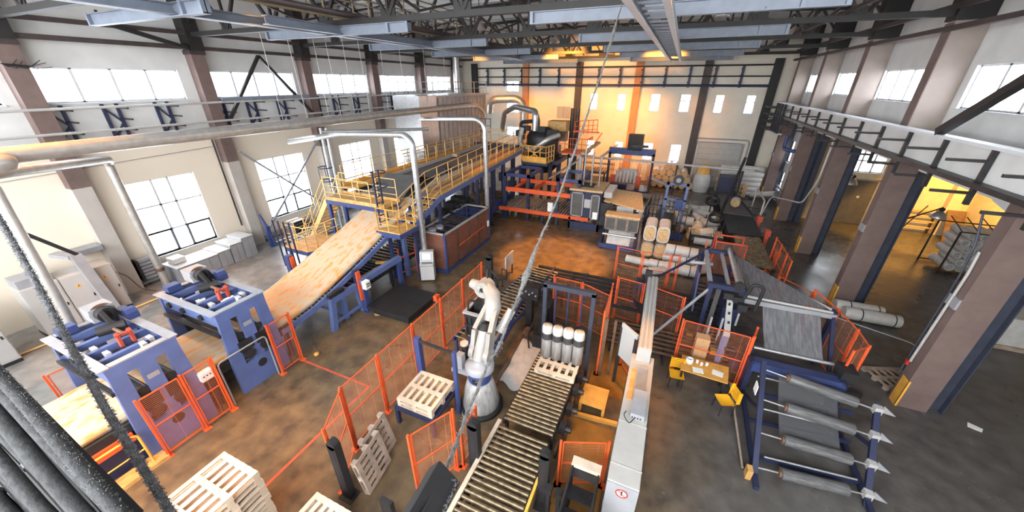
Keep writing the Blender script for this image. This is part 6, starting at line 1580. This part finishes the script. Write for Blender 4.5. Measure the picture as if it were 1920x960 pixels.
# orange comb machine at the back
t = T('comb_machine', 'orange and navy cutting machine behind a portal, with a dark head box on top', 'machine', (-3.2, 33, 0))
B().box(-5.0, 31.2, 0, -1.2, 31.4, .55).box(-5.0, 31.4, 0, -1.2, 33.6, .5).build('base', M_navy, t)
B().box(-4.6, 31.1, .6, -3.0, 31.5, 1.0).build('front_box', M_navy, t)
for x in (-4.9, -1.3): B().box(x-.1, 32.6, 0, x+.1, 32.8, 3.4).build('post', M_navy, t)
B().box(-5.0, 32.6, 3.2, -1.2, 32.9, 3.75).build('head_beam', M_deepblue, t)
B().box(-3.5, 32.5, 3.6, -2.3, 33.1, 4.9).build('head_box', M_black, t); B().box(-3.2, 32.3, 3.9, -1.8, 32.5, 4.1).build('drive', M_darksteel, t)
for s in (-4.6, -3.9, -2.4, -1.6):
    for k in range(3): B().bar((s+.12*k, 32.2, .6), (s+.12*k, 32.2, 2.6), .05).build('comb_bar', M_orange, t)
for x in (-4.3, -2.2): B().box(x-.2, 31.9, .6, x+.2, 32.5, 1.6).build('side_guard', M_orange, t)
for k in range(6): B().cyl((-4.0+.3*k, 31.8, 1.0), (-4.0+.3*k, 32.3, 1.9), .12, n=10).build('nozzle', M_wrap, t)
B().box(-4.0, 32.2, 1.7, -2.3, 32.5, 2.1).build('manifold', M_lightgrey, t)
b = B()
for k in range(12): b.bar((-4.8+.28*k, 32.0, 2.7), (-4.8+.28*k, 33.0, 2.75), .03)
b.build('top_grid', M_orange, t)
t = T('pale_portal', 'pale portal of square tubes with black posts around the orange machine', 'frame', (-2, 31, 0))
B().bar((-5.4, 31.0, 3.1), (5.6, 30.4, 3.1), .16, .12).build('beam', M_lightgrey, t)
B().bar((-5.4, 31.0, 3.1), (-4.6, 34.6, 3.7), .2, .12).build('beam', M_white, t)
B().bar((5.6, 30.4, 3.1), (5.9, 31.2, 3.0), .2, .12).build('beam', M_white, t)
for (x, y) in ((-5.3, 31.0), (.6, 30.7), (5.0, 30.4)): B().bar((x, y, 0), (x, y, 3.05), .12).build('post', M_black, t)
t = T('pale_portal', 'pale grey frame with a sloping board left of the orange machine', 'frame', (-6.5, 27, 0))
for (x, y) in ((-6.6, 25.6), (-6.0, 26.4), (-6.3, 27.2)): B().bar((x, y, 0), (x, y, 3.9), .16, .2).build('post', M_lightgrey, t)
B().bar((-8.2, 25.8, 2.2), (-5.8, 26.6, 3.9), .3, .1).build('sloping_board', M_oldwood, t)
B().bar((-7.4, 28.6, 3.6), (-4.7, 28.2, 3.6), .1, .1).build('cross_tube', M_lightgrey, t)
B().bar((-5.9, 26.5, 4.1), (-5.3, 29.0, 4.6), .3, .14).build('top_board', M_woolend, t)
t = T('brown_roller_table', 'brown roller table against the back wall left of the orange machine', 'table', (-6.8, 35.5, 0))
B().box(-7.6, 34.6, .9, -5.4, 36.4, 1.1).build('top', M_tool, t)
for k in range(9): B().cyl((-7.5+.25*k, 34.6, 1.16), (-7.5+.25*k, 36.4, 1.16), .08, n=8).build('roller', M_woolend, t)
for x in (-7.5, -5.5):
    for y in (34.7, 36.3): B().box(x-.06, y-.06, 0, x+.06, y+.06, .9).build('leg', M_black, t)
B().bar((-8.2, 36.9, 1.9), (-5.0, 36.9, 1.9), .06).bar((-8.2, 36.9, 1.4), (-5.0, 36.9, 1.4), .06).build('back_rail', M_tool, t)
t = T('slide_chute', 'dark sloping outfeed chute beside the back wall rolls', 'chute', (-.8, 33.6, 0))
B().bar((-1.6, 33.4, 1.3), (.3, 33.4, .8), .9, .06).build('plate', M_grey, t)
for x, h in ((-1.4, 1.2), (.2, .8)): B().box(x-.04, 33.0, 0, x+.04, 33.8, h).build('leg', M_navy, t)
roll((-3.7, 25.8, 1.2), (.6,-.8,-.3), 1.2, .24, 'white roll tilted on the table behind the navy cabinet', None, False)
t = T('work_bench', 'pale bench behind the navy cabinet carrying a tilted roll', 'bench', (-3.3, 26.4, 0))
B().box(-4.4, 25.4, .85, -1.6, 27.6, .95).build('top', M_lightgrey, t)
for x in (-4.3, -1.7):
    for y in (25.5, 27.5): B().box(x-.05, y-.05, 0, x+.05, y+.05, .85).build('leg', M_navy, t)
t = T('long_table', 'long tan table beyond the cream film table', 'table', (-.6, 28.5, 0))
B().box(-3.4, 28.0, .9, 1.2, 29.0, 1.02).build('top', M_oldwood, t)
for x in (-3.3, 1.1): B().box(x-.06, 28.1, 0, x+.06, 28.9, .9).build('leg', M_navy, t)
# right hand outfeed line
t = T('belt_conveyor', 'dark grey belt conveyor with one white roll heading to the far right corner', 'conveyor', (4.6, 28.5, 0))
B()._add([(3.9,27.2,.72),(5.7,27.0,.72),(5.2,32.6,.72),(3.9,32.6,.72),(3.9,27.2,.8),(5.7,27.0,.8),(5.2,32.6,.8),(3.9,32.6,.8)],
         [(0,3,2,1),(4,5,6,7),(0,1,5,4),(1,2,6,5),(2,3,7,6),(3,0,4,7)]).build('belt', M_belt, t)
for (x, y) in ((3.95, 27.3), (5.6, 27.1), (3.95, 32.5), (5.15, 32.5)): B().box(x-.06, y-.06, 0, x+.06, y+.06, .72).build('leg', M_navy, t)
B().bar((3.9, 27.2, .85), (3.9, 32.6, .85), .08, .14).bar((5.72, 27.0, .85), (5.22, 32.6, .85), .08, .14).build('side_guide', M_darksteel, t)
for (x, y) in ((5.6, 28.5), (5.4, 30.5), (3.85, 28.6), (3.85, 31)): B().bar((x, y, .95), (x+(.7 if x > 5 else -.7), y+.1, .95), .06).build('side_arm', M_black, t)
B().box(4.0, 32.7, 0, 5.2, 34.0, 2.0).build('end_machine', M_navy, t)
roll((4.85, 29.0, 1.1), (.2,1,0), .75, .3, 'white wool roll riding on the dark grey belt conveyor', None)
c = roller_bed('roller_conveyor', 'dark curved looking roller conveyor in front of the grey belt', 3.95, 5.7, 23.2, 26.9, .76, 22, M_darksteel, M_black)
c = roller_bed('roller_conveyor', 'grey roller conveyor leading toward the film machine', 4.15, 5.5, 18.7, 22.9, .78, 24, M_roller, M_black)
for i, (x, y) in enumerate(((5.95, 26.2), (5.95, 23.6), (5.85, 20.5))):
    one(B().box(x-.1, y-.12, .0, x+.1, y+.12, .75).box(x-.14, y-.2, .75, x+.14, y+.2, 1.1), 'drive_box', M_redline, 'small rust red drive box beside the outfeed rollers, %s from the far end' % ORD[i], 'drive')
c = roller_bed('roller_conveyor', 'short conveyor with pale bars in front of the black barred cage', 1.9, 3.6, 22.0, 23.0, .8, 14, M_white, M_black, along='x')
t = T('ring_stand', 'dark stand with two black rings beside the heap of rolls', 'stand', (3.1, 24, 0))
B().lathe([(.3,-.1),(.42,-.1),(.42,.1),(.3,.1),(.3,-.1)], (3.0, 25.6, 1.9), 24, (0,-.4,1)).build('ring', M_black, t)
B().lathe([(.3,-.1),(.42,-.1),(.42,.1),(.3,.1),(.3,-.1)], (3.2, 23.9, 1.35), 24, (0,-.4,1)).build('ring', M_black, t)
for (x, y) in ((2.75, 23.5), (3.65, 23.5), (2.75, 24.5), (3.65, 24.5)): B().bar((x, y, 0), (x, y, 1.3), .05).build('leg', M_black, t)
B().bar((3.0, 25.9, 0), (3.0, 25.9, 1.9), .08).build('post', M_black, t); B().bar((3.5, 25.8, 0), (4.3, 26.6, 4.6), .12).build('boom', M_black, t)
t = T('low_guard', 'dark red clear guard box in front of the grey roller conveyor', 'guard', (3.3, 18.6, 0))
for (x, y) in ((2.75, 18.4), (4.05, 18.4), (2.8, 19.4), (4.05, 19.4)): B().bar((x, y, 0), (x, y, 1.9), .06).build('post', M_redline, t)
B().bar((2.75, 18.4, 1.9), (4.05, 18.4, 1.9), .06).bar((2.8, 19.4, 1.9), (4.05, 19.4, 1.9), .06).bar((2.75, 18.4, 1.9), (2.8, 19.4, 1.9), .06).build('rim', M_redline, t)
B().box(2.78, 18.39, .2, 4.02, 18.41, 1.87).build('clear_panel', M_smoke, t)
B().box(2.9, 18.6, 0, 3.9, 19.3, .9).build('machine_body', M_darksteel, t)
t = T('conveyor_portal', 'thin grey tube gate over the outfeed near the side bay', 'frame', (6.3, 27.8, 0))
B().tube(bend([(6.1, 27.0, 0), (6.1, 27.0, 1.9), (6.1, 30.0, 2.0), (6.1, 30.0, 0)], .2), .05, 8).build('tube', M_lightgrey, t)

# ---------------------------------------------------------------- ropes and cables close to the viewpoint
def pix(px, py, d): 
    v = rt*((px-960)/FPX)+dn*((py-480)/FPX)+fw
    return Vector((0,0,8.8))+v*d
def fuzz(b, P, r, n, L_):
    """short dust fibres standing off a cable"""
    for _ in range(n):
        i = rnd.randrange(len(P)-1); q = P[i]+(P[i+1]-P[i])*rnd.random()
        v = Vector((rnd.gauss(0,1), rnd.gauss(0,1), rnd.gauss(0,1)))
        d = (P[i+1]-P[i]).normalized(); v = (v-d*v.dot(d)).normalized(); e = q+v*(r+L_*rnd.uniform(.2,1))+d*rnd.uniform(-1,1)*L_
        b.cyl(q+v*r*.8, e, .0022, .001, n=4)
R1 = [pix(1180,-40,7.5), pix(1145,80,6.7), pix(1120,160,6.2), pix(1083,267,5.5), pix(1047,370,4.95), pix(1017,437,4.6), pix(990,507,4.25), pix(973,552,4.0), pix(940,640,3.55), pix(913,687,3.3), pix(873,783,2.85), pix(833,888,2.42)]
t = T('hanging_cable', 'long dusty cable hanging from the roof down to a dark pendant box', 'cable', R1[-1])
P = []
for a, c in zip(R1[:-1], R1[1:]):
    for k in range(6):
        q = a+(c-a)*k/6; P.append(q+Vector((rnd.uniform(-1,1), rnd.uniform(-1,1), 0))*.006)
P.append(R1[-1])
n_ = len(P); rad = [.0145+.0025*math.sin(i*1.7) for i in range(n_)]
for i in range(n_):
    if abs(i-37) < 5: rad[i] += .03*(1-abs(i-37)/5)
    if abs(i-6) < 2: rad[i] += .015
B().tube(P, .02, 8, True, rad).build('cable', M_ropelight, t)
b = B(); fuzz(b, P, .02, 500, .03); b.build('dust_fibres', M_fuzz, t)
pa, pb = pix(868,905,2.2), pix(798,985,1.95)
t = T('pendant_box', 'dark dusty pendant control box hanging at the end of the long cable', 'pendant', pa)
d = (pb-pa).normalized(); sdv = d.cross(Vector((0,0,1))).normalized()
B().bar(pix(834,890,2.35), pix(770,1010,1.95), .2, .12, up=-fw).build('housing', M_black, t, .01)
B().bar(pix(826,893,2.29), pix(776,985,1.94), .012, .03, up=-fw).build('ridge', M_darksteel, t)
b = B(); e0, e1 = pix(834,890,2.35), pix(770,1010,1.95)
for sgn in (-1, 1): 
    o_ = rt*(.1*sgn); fuzz(b, [e0+o_-fw*.05, e1+o_-fw*.05], .004, 140, .012)
fuzz(b, [e0-rt*.09-fw*.06, e0+rt*.09-fw*.06], .002, 60, .012)
b.build('dust_fibres', M_fuzz, t)
# dark hairy cable down the left
R2 = [pix(-60,330,2.4), pix(0,412,2.25), pix(62,520,2.05), pix(128,640,1.85), pix(200,770,1.66), pix(262,868,1.55), pix(335,985,1.42)]
t = T('hairy_cable', 'single dark hairy cable slanting down across the left of the view', 'cable', R2[3])
P = [a+(c-a)*k/6 for a, c in zip(R2[:-1], R2[1:]) for k in range(6)]+[R2[-1]]
B().tube(P, .0145, 10).build('cable', M_hairy, t)
b = B(); fuzz(b, P, .014, 2600, .011); b.build('dust_fibres', M_fuzz, t)
# bundle of thick dusty cables in the lower left corner
for k in range(18):
    o_ = k*17; dd = 1.5-.006*k
    a, c = pix(-78-o_*.73, 626+o_*.68, dd+.1), pix(284-o_*.73, 1020+o_*.68, dd-.22)
    P = []
    for j in range(25):
        u = j/24; q = a+(c-a)*u
        P.append(q+rt*(.003*math.sin(u*7+k*1.9))+dn*(.003*math.cos(u*6+k))+fw*(.006*math.sin(u*5+k*2.3)+.014*(k % 3)))
    t = T('crane_cable', 'thick dark dusty cable in the slanted bundle at the lower left corner', 'cable', P[12], 'bundle of crane cables')
    rk = .0235+.003*math.sin(k*2.7)
    B().tube(P, rk, 12).build('sheath', M_rope, t)
    b = B(); fuzz(b, P, rk*.9, 40 if k else 1600, .004 if k else .008); b.build('dust_fibres', M_fuzz if k == 0 else M_hairy, t)
    if k in (5, 10): B().cyl(P[13], P[13]+(P[14]-P[13])*.4, rk*1.12, n=12).build('clip', M_grey, t)
b = B(); a0, c0 = pix(-180,640,1.85), pix(200,1060,1.5)
b.bar(a0, c0, .5, .05, up=-fw)
one(b, 'cable_carrier', M_black, 'black carrier sheet behind the slanted cable bundle at the lower left corner', 'carrier')
# thin dusty twig-like cable tuft by the top left wall
b = B(); o_ = Vector((-21.6, 5.7, 9.35))
for k in range(9): b.tube([o_, o_+Vector((0, .15+.08*k, -.1+.05*math.sin(k*2.1))), o_+Vector((.05, .3+.11*k, .02+.12*math.sin(k*1.3)))], .012, 5)
one(b, 'frayed_wire', M_black, 'dark tuft of frayed wires on the wall beside the nearest strip window', 'wire')
